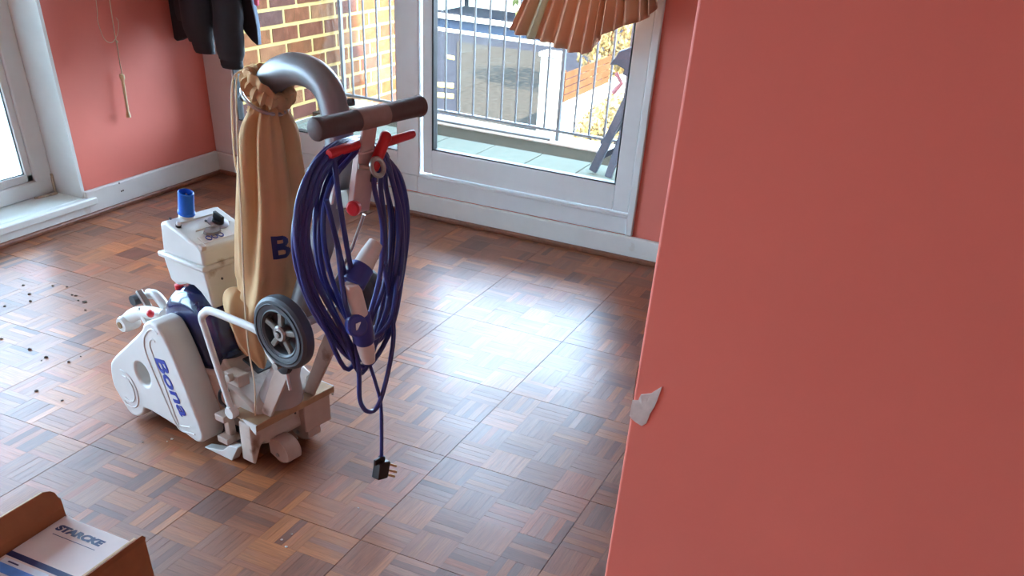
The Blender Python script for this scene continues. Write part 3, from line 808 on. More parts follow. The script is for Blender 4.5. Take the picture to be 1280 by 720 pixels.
# ---- control box
cb = [(.315, .465), (.29, .455), (.25, .47), (.215, .475), (.19, .462), (.165, .435), (.152, .42), (.145, .43), (.15, .535), (.325, .542)]
body = az(cb, -.083, .105)
for i, v in enumerate(body.v):
    if v[2] < .5:
        k = (.54 - v[2]) / .12; b = -v[1]
        body.v[i] = (v[0], -(b * (1 - .10 * k) + .001 * k), v[2])
cbx = body.build('control_box', CREAM, sd, bevel=.010, seg=3)
MB().obox(Lc(.238, .011, .540), (.0955, 0, 0), (0, .1025, 0), (0, 0, .0075)).build('lid_rim', CREAM, sd, bevel=.005)
lid = az([(.318, .545), (.146, .545), (.148, .590), (.165, .600), (.285, .637), (.308, .630)], -.083, .103).build('box_lid', CREAM, sd, bevel=.008, seg=3)
sl = math.atan2(.037, .12)
lx, lz = Vector((math.cos(sl), 0, math.sin(sl))), Vector((-math.sin(sl), 0, math.cos(sl)))
def lidp(a, b, h=0): return Lc(a, b, .600 + (a - .165) * .3083) + lz * h
def lidbox(a, b, la, lbb, h, name, m, bevel=.002, z0=-.001):
    return MB().obox(lidp(a, b, z0 + h / 2), lx * la / 2, Vector((0, lbb / 2, 0)), lz * (h / 2)).build(name, m, lid, bevel=bevel)
lidbox(.262, .005, .004, .12, .004, 'lid_ridge', CREAM)
lidbox(.217, .02, .004, .12, .004, 'lid_ridge', CREAM)
lidbox(.178, -.005, .03, .105, .0018, 'rating_label', CONNW)
for k in range(3):
    MB().tube([lidp(.178 + .008 * math.cos(t), -.03 + k * .02 + .008 * math.sin(t), .0018) for t in [2 * math.pi * i / 14 for i in range(14)]], .0013, 6, True).build('label_print', INKB, lid)
lidbox(.156, -.072, .018, .016, .03, 'latch_recess', WARMC, z0=-.025)
MB().lathe([(.021, -.004), (.021, .014), (.019, .018), (.002, .018)], lidp(.283, -.012, -.012), lz, 24).build('inlet_base', CREAM, lid)
pc, pax = lidp(.283, -.012, .006), (lz * .9 + Vector((0, 0, .4))).normalized()
plug = MB().lathe([(.018, 0), (.0235, .002), (.0235, .008), (.0215, .010), (.0213, .062), (.0190, .064), (.0180, .062), (.0180, .03), (.001, .03)], pc, pax, 30).build('power_inlet', BLUEP, lid)
plug['label'] = 'blue round power inlet'
for k in range(3):
    t = 2 * math.pi * k / 3 + .5
    u_ = pax.orthogonal().normalized(); w_ = pax.cross(u_)
    c = pc + (u_ * math.cos(t) + w_ * math.sin(t)) * .009 + pax * .028
    MB().lathe([(.0028, 0), (.0028, .026), (.001, .027)], c, pax, 8).build('pin', CONNW, lid)
MB().lathe([(.029, -.002), (.029, .002), (.026, .0035), (.001, .0035)], lidp(.225, .045), lz, 28).build('switch_plate', mat('grey_switch_plate', (150, 144, 150), rough=.4), lid)
kb = MB().lathe([(.017, .003), (.016, .010), (.001, .010)], lidp(.225, .045), lz, 22)
kb.obox(lidp(.225, .045, .017), lx * .018, Vector((0, .005, 0)), lz * .010)
kb.build('rotary_switch', PLUGB, lid, bevel=.002)
ov = [(.029 * math.cos(t), .016 * math.sin(t)) for t in [2 * math.pi * k / 8 + .39 for k in range(8)]]
MB().prism(ov, lambda x, y: lidp(.196 + y, -.002 + x, -.001), lambda x, y: lidp(.196 + y * .9, -.002 + x * .9, .009)).build('grey_knob', mat('grey_knob_plastic', (128, 118, 116), rough=.55, bump=.3, bscale=200), lid)
MB().lathe([(.0075, -.001), (.0075, .006), (.001, .006)], lidp(.252, -.066), lz, 14).build('fuse_base', PLUGB, lid)
MB().lathe([(.0062, .006), (.0062, .014), (.004, .016), (.001, .016)], lidp(.252, -.066), lz, 14).build('fuse_cap', UPVC, lid)
for a, b in ((.29, -.06), (.244, .02)):
    MB().lathe([(.004, -.001), (.004, .002), (.001, .002)], lidp(a, b), lz, 10).build('screw', GREYR, lid)
MB().lathe([(.0035, -.002), (.0035, .002), (.001, .002)], Lc(.148, -.03, .50), (-1, 0, 0), 10).build('screw', GREYR, cbx)
MB().lathe([(.004, 0), (.013, .004), (.013, .016), (.008, .02), (.001, .02)], Lc(.305, -.06, .452), (0, 0, -1), 14).build('red_button', REDM, sd)

# ---- white bent lifting handle
up_ = spline([onb(u, v, -.15) for u, v in ((290, 515), (272, 460), (257, 414), (252, 398), (256, 391), (264, 389), (290, 399), (318, 411), (328, 420), (336, 440), (347, 457))], 5)
uh = MB().tube(up_, .0115, 12, flat=.75, up=(0, 1, 0)).build('lifting_handle', CREAM, sd)
MB().lathe([(.001, .012), (.017, .012), (.019, .006), (.019, -.010), (.001, -.012)], up_[0], (0, 1, 0), 22).build('handle_pivot', CREAM, sd)
MB().lathe([(.001, .010), (.010, .010), (.010, -.010), (.001, -.010)], up_[-1], (0, 1, 0), 14).build('handle_bolt', STEELP, sd)

# ---- rear: folded tray, skirt, side box, casters
ty0, ty1 = -.15, .165
tray = MB().obox(Lc(.0, (ty0 + ty1) / 2, .157), (.058, 0, 0), (0, (ty1 - ty0) / 2, 0), (0, 0, .0025))
tray.obox(Lc(-.056, (ty0 + ty1) / 2, .148), (.0025, 0, 0), (0, (ty1 - ty0) / 2, 0), (0, 0, .010))
tray.build('rear_tray', mat('worn_brown_steel', (178, 146, 112), rough=.42, metal=.2, var=.2, scale=20), sd, bevel=.002)
for b, s in ((ty0, 1), (ty1, -1)):
    MB().prism([(-.058, .16), (.0, .16), (-.052, .126)], lambda a, z: Lc(a, b, z), lambda a, z: Lc(a, b + s * .004, z)).build('tray_lug', CREAM, sd)
sk = [(-.152, .15), (-.156, .024), (-.147, .018), (-.122, .068), (-.110, .076), (-.046, .078), (-.03, .066), (.05, .066), (.05, .15)]
link('rear_skirt', place_mesh(curve_mesh([rounded([(-b, z) for b, z in sk], .008, 3)], .05, .006, 2), Lc(-.008, 0, 0), (0, 1, 0), (0, 0, 1)), WARMC, sd)
MB().obox(Lc(-.012, .09, .10), (.045, 0, 0), (0, .055, 0), (0, 0, .05)).build('side_box', WARMC, sd, bevel=.004)
MB().lathe([(.0035, 0), (.0035, .0015), (.001, .0015)], Lc(-.0335, .02, .118), (-1, 0, 0), 10).build('bolt_hole', BLACKR, sd)
for b in (-.062, .07):
    cs = empty('caster', (0 if b < 0 else .05, 0, 0)); cs.parent = sd
    ar = [(-.062 + .045 * math.cos(t), .040 + .045 * math.sin(t)) for t in [math.radians(40 + 160 * k / 16) for k in range(17)]]
    az(ar + [(-.085, .016), (-.058, .018), (-.03, .03)], b - .027, b - .022).build('fork_plate', WARMC, cs, bevel=.002)
    az(ar + [(-.085, .016), (-.058, .018), (-.03, .03)], b + .022, b + .027).build('fork_plate', WARMC, cs, bevel=.002)
    inn = [(-.062 + .040 * math.cos(t), .040 + .040 * math.sin(t)) for t in [math.radians(40 + 160 * k / 16) for k in range(17)]]
    sh = MB()
    for k in range(16):
        (a0, z0), (a1, z1), (c0, d0), (c1, d1) = ar[k], ar[k + 1], inn[k], inn[k + 1]
        sh.prism([(a0, z0), (a1, z1), (c1, d1), (c0, d0)], lambda a, z: Lc(a, b - .0225, z), lambda a, z: Lc(a, b + .0225, z))
    sh.build('caster_shell', WARMC, cs)
    MB().lathe([(.01, -.018), (.031, -.017), (.034, -.010), (.034, .010), (.031, .017), (.01, .018)], Lc(-.062, b, .0345), (0, 1, 0), 26).build('caster_wheel', mat('tan_caster_wheel', (176, 142, 116), rough=.5), cs)
    MB().lathe([(.006, -.030), (.006, .030)], Lc(-.062, b, .0345), (0, 1, 0), 10).build('axle_bolt', STEELP, cs)

# ---- bellows / casting under the wheels and uprights
rings = []
for z, r, a in ((.16, .062, -.0), (.19, .058, -.005), (.24, .046, -.02), (.29, .04, -.045), (.34, .044, -.07), (.40, .046, -.09)):
    rings.append([Lc(a + r * math.cos(t), .0 + r * math.sin(t) * 1.15, z) for t in [2 * math.pi * k / 26 for k in range(26)]])
MB().loft(rings).build('dust_duct', mat('translucent_grey_duct', (176, 164, 160), rough=.3, var=.12, scale=12), sd)
for s in (-1, 1):
    bb = s * .085
    az([(-.012, .158), (-.052, .158), (-.150, .33), (-.238, .475), (-.225, .51), (-.190, .505), (-.095, .33)], bb - .005, bb + .005).build('wheel_bracket', WARMC, sd, bevel=.002)
MB().lathe([(.011, -.155), (.011, .155)], Lc(-.212, 0, .489), (0, 1, 0), 14).build('axle', STEELP, sd)
def wheel(b, s):
    w = empty('transport_wheel', Lc(-.212, b, .489)); w.parent = sd; w['label'] = 'grey rubber transport wheel'
    y = Vector((0, 1, 0)) * s
    MB().lathe([(.064, -.019), (.072, -.021), (.086, -.020), (.093, -.013), (.095, 0), (.093, .013), (.086, .020), (.072, .021), (.064, .019)], (0, 0, 0), y, 48, True).build('tyre', GREYR, w)
    MB().tube([Vector((.077 * math.cos(t), s * .0215, .077 * math.sin(t))) for t in [2 * math.pi * k / 40 for k in range(40)]], .002, 6, True).build('tyre_groove', BLACKR, w)
    MB().lathe([(.066, -.017), (.066, .017), (.060, .019), (.055, .014), (.053, -.006), (.015, -.008), (.015, -.014), (.06, -.017)], (0, 0, 0), y, 40, True).build('rim', GREYR, w)
    for k in range(5):
        t = 2 * math.pi * k / 5 + .4
        d = Vector((math.cos(t), 0, math.sin(t))); e = Vector((-math.sin(t), 0, math.cos(t)))
        MB().obox(d * .037 + y * .007, d * .019, e * .0075, y * .006).build('spoke', mat('dull_spoke', (124, 118, 108), rough=.5), w, bevel=.003)
    MB().lathe([(.021, -.005), (.021, .015), (.017, .020), (.010, .020), (.009, .012), (.001, .012)], (0, 0, 0), y, 24).build('hub', STEELP, w)
    MB().lathe([(.007, .01), (.007, .024), (.001, .025)], (0, 0, 0), y, 6).build('axle_nut', STEELP, w)
wheel(-.145, 1); wheel(.145, -1)
MB().lathe([(.001, 0), (.022, .002), (.024, .008), (.022, .02), (.012, .024), (.001, .024)], Lc(-.16, -.10, .365), (0, 1, .1), 18).build('clamp_knob', BLACKR, sd)
MB().tube([Lc(-.165, -.11, .355), Lc(-.185, -.12, .305)], .006, 10).build('clamp_pin', STEELP, sd)
MB().lathe([(.001, -.012), (.016, -.01), (.02, 0), (.016, .01), (.001, .012)], Lc(-.03, .16, .24), (0, 1, 0), 18).build('side_knob', STEELP, sd)
MB().tube([Lc(-.03, .15, .24), Lc(-.02, .10, .2), Lc(-.02, .09, .16)], .007, 8).build('side_knob_arm', STEELP, sd)
MB().obox(Lc(.055, -.02, .27), (.03, 0, .012), (0, .03, 0), (-.001, 0, .003)).build('belt_flap', BLACKR, sd)
MB().tube(spline([Lc(-.205, .09, .42), Lc(-.26, .12, .42), Lc(-.30, .11, .45)], 5), .007, 8).build('foot_lever', STEELP, sd)
MB().tube(spline([Lc(.08, -.12, .21), Lc(.11, -.125, .20), Lc(.11, -.13, .17), Lc(.09, -.125, .15)], 5), .005, 8).build('motor_wire', BLACKR, sd)
MB().obox(Lc(.07, -.09, .245), (.03, 0, 0), (0, .02, 0), (0, 0, .018)).lathe([(.001, 0), (.012, 0), (.012, .02), (.001, .02)], Lc(.07, -.105, .255), (0, 1, 0), 12).build('tension_block', WARMC, sd, bevel=.003)

# ---- front tension lever cluster
fb_ = -.02
def fr(u, v, db=0): return onb(u, v, fb_ + db)
MB().tube(spline([fr(157, 404), fr(163, 396), fr(175, 391), (fr(190, 391)), fr(205, 395)], 5), .017, 12, flat=1.2).build('tension_arm', CREAM, sd)
MB().lathe([(.001, -.03), (.022, -.03), (.026, -.02), (.026, .02), (.022, .03), (.001, .03)], fr(161, 403), (0, 1, 0), 20).build('arm_eye', CREAM, sd)
MB().lathe([(.001, -.033), (.011, -.033), (.011, .033), (.001, .033)], fr(160, 403), (0, 1, 0), 14).build('arm_pin', mat('dark_brass', (128, 100, 66), rough=.4, metal=.8), sd)
MB().tube(spline([fr(186, 367, .05), fr(196, 370, .05), fr(208, 385, .05)], 5), .016, 12).build('tension_arm', CREAM, sd)
MB().bar(fr(173, 363, .02), fr(192, 393, .02), .012, .02, up=(0, 1, 0)).build('steel_lever', STEELP, sd, bevel=.002)
MB().lathe([(.001, -.02), (.016, -.02), (.016, .02), (.001, .02)], fr(172, 374, .02), (0, 1, 0), 16).build('lever_pivot', BLACKR, sd)
MB().bar(fr(176, 384), fr(186, 402), .02, .03, up=(0, 1, 0)).build('steel_lever', CREAM, sd, bevel=.002)
MB().ball(fr(188, 392, -.03), .012, 8).build('red_cap', REDM, sd)
MB().bar(Lc(.44, .0, .16), fr(190, 402), .04, .05).build('arm_mount', CREAM, sd, bevel=.004)

# ---- dust tube with its bend
tp = [onb(u, v, 0) for u, v in ((366, 416), (372, 400), (384, 362), (402, 303), (417, 240), (424, 190), (421, 150), (411, 114), (394, 94), (370, 86), (350, 91), (338, 102), (334, 116))]
tb = spline(tp, 6)
MB().tube(tb, [.033] * len(tb), 24, up=(0, 1, 0)).build('dust_tube', TUBEM, sd)
MB().lathe([(.0345, -.006), (.037, -.004), (.037, .004), (.0345, .006)], tp[5], tp[6] - tp[4], 26, True).build('tube_band', STEELP, sd)
MB().lathe([(.001, 0), (.008, 0), (.008, .012), (.001, .013)], onb(436, 128, .0), Lc(-1, .3, .2), 10).build('tube_bolt', BLACKR, sd)
for (u, v) in ((391, 213), (394, 222)):
    MB().lathe([(.001, 0), (.009, 0), (.009, .014), (.005, .018), (.001, .018)], onb(u, v, -.02), Lc(.3, -1, 0), 10).build('clamp_bolt', STEELP, sd)

# ---- dust bag: gathered neck on the bend, folds, printed letter, strap and drawcord
ax_n = Lc(.48, 0, -.88).normalized()
nk = onb(335, 109, 0)
bagc = [((335, 122), .036), ((335, 138), .045), ((336, 160), .062), ((338, 200), .072), ((341, 250), .080), ((340, 300), .083), ((337, 340), .080), ((331, 375), .074), ((322, 405), .060), ((318, 430), .042), ((320, 450), .016)]
NB = 72
ph = [rnd.uniform(0, 6.28) for _ in range(8)]
cs_ = spline([onb(u, v, 0) for (u, v), _ in bagc], 5)
rs_ = [q.x for q in spline([(r, 0, 0) for _, r in bagc], 5)]
rings = []
for i, (c, r) in enumerate(zip(cs_, rs_)):
    t = i / (len(cs_) - 1)
    ring = []
    for k in range(NB):
        th = 2 * math.pi * k / NB
        amp = .17 * (1 - t) + .07
        f = 1 + amp * (.5 * math.sin(9 * th + ph[0] + 1.2 * t) + .4 * math.sin(14 * th + ph[1] - 2 * t) * (1 - t) + .55 * math.sin(5 * th + ph[2] + 2.5 * t) + .25 * math.sin(3 * th + ph[5] + 9 * t))
        if t > .6: f += .10 * math.sin(2 * th + 14 * t)
        if t < .12: f = 1 + .09 * math.sin(16 * th)
        ring.append(c + Vector((r * f * math.cos(th), 1.02 * r * f * math.sin(th), .010 * math.sin(4 * th + ph[3]) * (1 - abs(2 * t - 1)))))
    rings.append(ring)
bag = MB().loft(rings).build('dust_bag', BAGM, sd, smooth=60)
bag['label'] = 'tan cloth dust bag'
# ruffled collar
u1 = Vector((0, 1, 0)); v1 = ax_n.cross(u1).normalized()
rr_ = []
NK = 84
for k in range(NK):
    th = 2 * math.pi * k / NK
    d = u1 * math.cos(th) + v1 * math.sin(th)
    c = nk + d * .047
    rad = .0138 * (1 + .24 * math.sin(17 * th + .8 * math.sin(3 * th)) + .12 * math.sin(37 * th))
    rr_.append([c + (d * math.cos(p) * 1.15 + ax_n * math.sin(p) * 1.2) * rad for p in [2 * math.pi * j / 12 for j in range(12)]])
MB().loft(rr_, closed=True).build('bag_collar', BAGM, bag, smooth=60)
# upper frill standing off the pipe
fr_ = []
for h, r in ((.004, .038), (-.010, .042), (-.022, .049), (-.026, .055), (-.018, .057), (.002, .05)):
    fr_.append([nk + ax_n * (h * (1 + .5 * math.sin(2 * math.pi * k / 60 * 2 + 1.9))) + (u1 * math.cos(2 * math.pi * k / 60) + v1 * math.sin(2 * math.pi * k / 60)) * r * (1 + .08 * math.sin(2 * math.pi * k / 60 * 11)) for k in range(60)])
MB().loft(fr_, cap=False).build('bag_frill', BAGM, bag, smooth=60)
sc = nk + ax_n * .03
MB().tube([sc + (u1 * math.cos(t) + v1 * math.sin(t)) * .054 for t in [2 * math.pi * k / 40 for k in range(40)]], .0045, 8, True).build('hose_clip', STEELP, bag)
MB().ball(sc + u1 * .03 - Vector((-.042, 0, 0)), .009, 7).build('clip_screw', BLACKR, bag)
# folded foot of the bag
ft = [((300, 362), .012, .0), ((303, 370), .040, .01), ((306, 385), .054, .0), ((310, 405), .052, 0), ((316, 428), .040, 0), ((323, 446), .024, 0), ((327, 458), .010, 0)]
cs2 = spline([onb(u, v, -.05) for (u, v), _, _ in ft], 4); rs2 = [q.x for q in spline([(r, 0, 0) for _, r, _ in ft], 4)]
MB().loft([[c + Vector((r * math.cos(t) * (1.1 + .12 * math.sin(3 * t)), r * .9 * math.sin(t) * (1 + .15 * math.sin(5 * t)), .3 * r * math.cos(t))) for t in [2 * math.pi * k / 30 for k in range(30)]] for c, r in zip(cs2, rs2)]).build('bag_foot', BAGM, bag, smooth=60)
# printed B: follows the cloth surface by projecting onto it
bpos = onb(354, 309, -.075)
from mathutils.bvhtree import BVHTree
bmb = bmesh.new(); bmb.from_mesh(bag.data); tree = BVHTree.FromBMesh(bmb)
cam_l = Matrix.Rotation(-RZ, 4, 'Z') @ (CAM - SO)
ctr = cs_[len(cs_) // 2 - 2]
ddir = (cam_l - bpos); ddir.z = 0; ddir.normalize()
sidev = Vector((0, 0, 1)).cross(ddir).normalized()
h0 = tree.ray_cast(onb(352, 309, -.30), (onb(352, 309, 0) - onb(352, 309, -.30)).normalized())[0] or bpos
def in_B(x, y):
    # capital B in a unit box 0.72 wide and 1 tall
    if not (0 <= x <= .74 and 0 <= y <= 1): return False
    def bowl(cy, ry, rx, x1):
        o = (x <= x1 and abs(y - cy) <= ry) or ((x - x1) / rx) ** 2 + ((y - cy) / ry) ** 2 <= 1
        i_ = abs(y - cy) <= ry - .17 and .24 <= x and (x <= x1 or ((x - x1) / max(rx - .2, .05)) ** 2 + ((y - cy) / (ry - .17)) ** 2 <= 1)
        return o, i_
    o1, i1 = bowl(.75, .25, .26, .42); o2, i2 = bowl(.27, .27, .28, .46)
    return (o1 or o2) and not (i1 or i2)
BH_, NG = .062, 34
Vb, Fb, idx = [], [], {}
def bvert(i, j):
    if (i, j) not in idx:
        p = h0 + ddir * .2 + sidev * (i / NG * BH_ - .024) + Vector((0, 0, j / NG * BH_ - .031))
        hit = tree.ray_cast(p, -ddir)
        idx[(i, j)] = len(Vb); Vb.append((hit[0] + ddir * .002) if hit[0] else p - ddir * .2)
    return idx[(i, j)]
for i in range(NG):
    for j in range(NG):
        if in_B((i + .5) / NG, (j + .5) / NG): Fb.append((bvert(i, j), bvert(i + 1, j), bvert(i + 1, j + 1), bvert(i, j + 1)))
bmb.free()
me = bpy.data.meshes.new('printed_letter'); me.from_pydata([tuple(v) for v in Vb], [], Fb)
link('printed_letter', me, NAVY, bag)['label'] = 'dark blue printed letter B'
dc = spline([onb(u, v, b) for u, v, b in ((296, 92, -.04), (295, 120, -.06), (298, 200, -.085), (302, 280, -.10), (305, 360, -.12), (310, 430, -.13), (318, 480, -.12), (319, 520, -.11))], 6)
MB().tube(dc, .0022, 6).build('drawcord', CORDM, bag)
dc = spline([onb(u, v, b) for u, v, b in ((303, 88, -.03), (291, 100, -.05), (290, 150, -.05), (294, 205, -.06), (303, 230, -.07))], 6)
MB().tube(dc, .0022, 6).build('drawcord', CORDM, bag)

# ---- handlebar and its bracket
hx, hz = -.398, 1.0
hb = MB().lathe([(.014, -.17), (.014, .17)], Lc(hx, .004, hz), (0, -1, 0), 16).build('handlebar', STEELP, sd)
for s in (-1, 1):
    MB().lathe([(.001, .176), (.016, .176), (.022, .172), (.0235, .166), (.0225, .158), (.0215, .150), (.021, .055), (.0215, .047), (.001, .047)], Lc(hx, .004, hz), (0, -s, 0), 26).build('grip', GRIPM, sd)
MB().lathe([(.016, -.048), (.0225, -.046), (.0225, .046), (.016, .048)], Lc(hx, .004, hz), (0, -1, 0), 24).build('bar_clamp', mat('brown_clamp', (150, 122, 116), rough=.45, metal=.1), sd)
st0, st1 = Lc(hx, .0, hz - .01), Lc(-.355, -.006, .790)
BRK = mat('worn_mauve_steel', (204, 176, 168), rough=.4, metal=.1, var=.12, scale=26)
MB().bar(st0, st0 + (st1 - st0) * .34, .046, .010, up=(1, 0, .2)).bar(st0 + (st1 - st0) * .30, st1, .062, .018, up=(1, 0, .2)).build('handle_bracket', BRK, sd, bevel=.003)
MB().bar(st1 + Vector((.01, 0, .03)), Lc(-.28, 0, .80), .03, .04, up=(0, 0, 1)).build('bracket_arm', STEELP, sd, bevel=.003)
MB().obox(Lc(-.315, -.06, .85), (.022, 0, .01), (0, .004, 0), (-.01, 0, .03)).build('bolt_plate', CREAM, sd, bevel=.002)
MB().lathe([(.001, 0), (.006, 0), (.006, .01), (.001, .01)], Lc(-.32, -.064, .85), (0, 1, 0), 10).build('plate_bolt', BLACKR, sd)
rc_ = ona(472, 209, -.42)
MB().tube([rc_ + Vector((.012 * math.sin(t) * .5, .019 * math.cos(t), .017 * math.sin(t))) for t in [2 * math.pi * k / 24 for k in range(24)]], .0055, 10, True).build('eye_bolt_ring', STEELP, sd)
MB().tube([rc_ + Vector((.004, .016, 0)), rc_ + Vector((.02, .04, .005))], .006, 8).build('eye_bolt_shank', STEELP, sd)
def red(p, q, r, name='cable_hook'): return MB().tube([p, p + (q - p) * .06, p + (q - p) * .94, q], [r * .7, r, r, r * .8], 14).build(name, REDM, sd)
red(ona(448, 180, -.395), ona(411, 193, -.405), .0105)
red(ona(478, 180, -.40), ona(517, 167, -.41), .0095)
red(ona(482, 172, -.405), ona(466, 212, -.40), .013, 'release_lever')
MB().ball(ona(482, 172, -.405), .0145, 8).build('lever_end', REDM, sd)
MB().lathe([(.001, 0), (.015, .002), (.0165, .008), (.0165, .02), (.012, .024), (.001, .024)], ona(445, 259, -.37), ona(434, 264, -.39) - ona(445, 259, -.37), 18).build('red_knob', REDM, sd)
MB().tube([ona(455, 268, -.36), ona(440, 310, -.33), ona(420, 350, -.27)], .004, 8).build('control_rod', STEELP, sd)
MB().obox(ona(467, 222, -.385), (.008, 0, .0), (0, .006, 0), (0, 0, .010)).build('stop_bolt', GREYR, sd, bevel=.002)

# =================================================================== COILED CABLE ON THE HANDLE
def W(p): return Matrix.Rotation(RZ, 4, 'Z') @ p + SO
cw = ona(445, 178, -.40)
cwW = W(cw)
coil = tag(empty('coiled_cable', (cwW.x, cwW.y, cwW.z), RZ), 'dark blue extension cable coiled over the sander handle', 'cable')
def cl(u, v, a): return ona(u, v, a) - cw
CR = .0062
L_x = [(366, 508, 444), (369, 504, 452), (373, 500, 440), (378, 505, 458), (384, 497, 448), (391, 491, 436), (398, 487, 455), (368, 481, 462), (402, 476, 428), (386, 500, 466)]
seq = []
for i, (xl, xr, yb) in enumerate(L_x):
    j = lambda s=3: rnd.uniform(-s, s)
    ax = -.375 - .007 * (i % 5)
    seq += [cl(440 + j(4), 172 + i * 1.3, ax + .02), cl(xl + 42 + j(), 188 + j(2), ax), cl(xl + 14 + j(), 222 + j(4), ax - .004), cl(xl + j(), 285 + j(8), ax - .008), cl(xl + 10 + j(), 350 + j(6), ax - .01),
            cl(xl + 40 + j(5), 410 + j(6), ax - .014), cl((xl + xr) / 2 + 12 + j(6), yb + j(4), ax - .016), cl(xr - 16 + j(5), 405 + j(8), ax - .012), cl(xr - 3 + j(), 345 + j(6), ax - .006),
            cl(xr + j(), 280 + j(6), ax), cl(xr - 8 + j(), 228 + j(4), ax + .006), cl(480 + j(4), 196 + j(2), ax + .02), cl(462 + j(2), 178 + i, ax + .028)]
MB().tube(spline(seq, 6), CR, 9).build('cable_loops', CABLEM, coil)
tail = [cl(461, 452, -.425), cl(470, 480, -.425), cl(476, 505, -.425), cl(477, 540, -.425), cl(477, 570, -.425)]
MB().tube(spline(tail, 6), .005, 9).build('plug_lead', CABLEM, coil)
lp = [cl(408, 250, -.415), cl(430, 340, -.43), (cl(440, 400, -.43)), cl(446, 440, -.43), cl(449, 470, -.43), cl(450, 500, -.43), cl(459, 514, -.43), cl(472, 508, -.43), cl(484, 470, -.43), cl(492, 420, -.42), cl(488, 380, -.41), cl(480, 330, -.40)]
MB().tube(spline(lp, 6), CR, 9).build('cable_loops', CABLEM, coil)
lp = [cl(418, 200, -.41), cl(424, 250, -.43), cl(434, 310, -.44), cl(442, 352, -.445), cl(445, 360, -.445)]
MB().tube(spline(lp, 6), CR, 9).build('cable_loops', CABLEM, coil)
lp = [cl(421, 300, -.42), cl(430, 370, -.445), cl(440, 402, -.455), cl(458, 422, -.46), cl(474, 418, -.45), cl(490, 395, -.44), cl(497, 345, -.42)]
MB().tube(spline(lp, 6), CR, 9).build('cable_loops', CABLEM, coil)
# connectors
def conn(p, q, prof, name, m, lab=None):
    d = q - p; ln = d.length
    o = MB().lathe([(r, h * ln) for r, h in prof], p, d, 22).build(name, m, coil)
    if lab: o['label'] = lab
    return o
pA, pB = cl(470, 303, -.45), cl(441, 356, -.45)
c1 = conn(pA, pA + (pB - pA) * .55, [(.012, 0), (.017, .02), (.0215, .5), (.023, 1)], 'connector_body', CONNW, 'off white connector body')
conn(pA + (pB - pA) * .55, pB, [(.0235, 0), (.027, .05), (.027, .95), (.022, 1)], 'connector_collar', NAVYP, 'navy connector collar')
pC, pD = cl(440, 353, -.455), cl(461, 452, -.455)
conn(pC, pC + (pD - pC) * .40, [(.015, 0), (.018, .02), (.020, .5), (.022, 1)], 'connector_body', CONNW, 'off white connector body')
conn(pC + (pD - pC) * .38, pC + (pD - pC) * .74, [(.022, 0), (.027, .06), (.027, .9), (.022, 1)], 'connector_collar', NAVYP, 'navy connector collar')
conn(pC + (pD - pC) * .73, pD, [(.021, 0), (.0215, .3), (.019, .7), (.016, .97), (.008, 1)], 'connector_body', CONNW, 'off white connector body')
ff = pC + (pD - pC) * .55 + (cl(430, 392, -.455) - cl(446, 398, -.455)) * .75 + Vector((-.012, 0, 0))
fl = MB().lathe([(.001, -.012), (.024, -.012), (.026, -.006), (.026, .008), (.022, .012), (.001, .012)], ff, (-1, .35, .3), 22).build('connector_cap', NAVYP, coil)
MB().obox(ff + Vector((-1, .35, .3)).normalized() * .0125, Vector((.0, .008, 0)), Vector((0, 0, .008)), Vector((-.0006, 0, 0))).build('cap_label', PAPERW, fl)
# black mains plug on the lead's end
pp = cl(477, 572, -.425)
pl = MB()
pl.lathe([(.007, .0), (.010, .004), (.010, .018), (.006, .020)], pp + Vector((0, 0, .006)), (0, 0, -1), 12)
pl.obox(pp + Vector((0, .004, -.036)), Vector((.014, .0, 0)), Vector((0, .020, .006)), Vector((0, -.007, .025)))
plg = pl.build('mains_plug', PLUGB, coil, bevel=.004); plg['label'] = 'black mains plug'
for k, (dy, dz) in enumerate(((-.015, -.026), (-.015, -.046), (-.006, -.056))):
    s = pp + Vector((-.006, dy, dz)); MB().obox(s + Vector((-.008, -.012, -.006)), Vector((.006, .010, .006)) * -1, Vector((.0, -.001, .003)), Vector((.002, 0, 0))).build('plug_pin', BRASS, plg)
MB().obox(pp + Vector((0, .017, -.004)), Vector((.004, 0, 0)), Vector((0, .013, .001)), Vector((0, -.001, .009))).build('cable_tag', PLUGB, coil, bevel=.002)
# =================================================================== JACKET, CURTAIN, PULL CORD
# ---- black padded jacket hanging on a hook on the window frame
YJ = 3.80
hk = tag(empty('coat_hook', (-3.44, YB - .014, 1.50)), 'small white coat hook on the fixed window frame', 'hook')
MB().obox((0, -.004, 0), (.015, 0, 0), (0, .005, 0), (0, 0, .03)).build('hook_plate', UPVC, hk, bevel=.002)
MB().tube(spline([(0, -.006, .01), (0, -.06, 0), (0, -.10, -.005), (0, -.12, .02)], 5), .006, 8).build('hook_prong', UPVC, hk)
jk = tag(empty('padded_jacket', (-3.33, YJ, .6)), 'black padded jacket hanging beside the fixed window', 'jacket')
def J(u, v, y=YJ): return aty(u, v, y) - Vector((-3.33, YJ, .6))
def jring(c, rx, ry, n=28, q=0.0):
    return [Vector(c) + Vector((rx * math.cos(t) * (1 + q * math.sin(5 * t)), ry * math.sin(t) * (1 + q * math.sin(4 * t + 1)), 0)) for t in [2 * math.pi * k / n for k in range(n)]]
# torso
tors = []
for i in range(25):
    t = i / 24; z = .86 - t * .70                      # heights above the empty
    w = .07 + .145 * min(1, t * 2.2) ** .8
    qb = .006 * abs(math.sin(t * math.pi * 7))
    tors.append(jring((-.045 + .02 * t, .045, z), w + qb, .055 + .03 * min(1, t * 2) + qb, 30, .03))
torso = MB().loft(tors).build('jacket_body', JACK, jk, smooth=60)
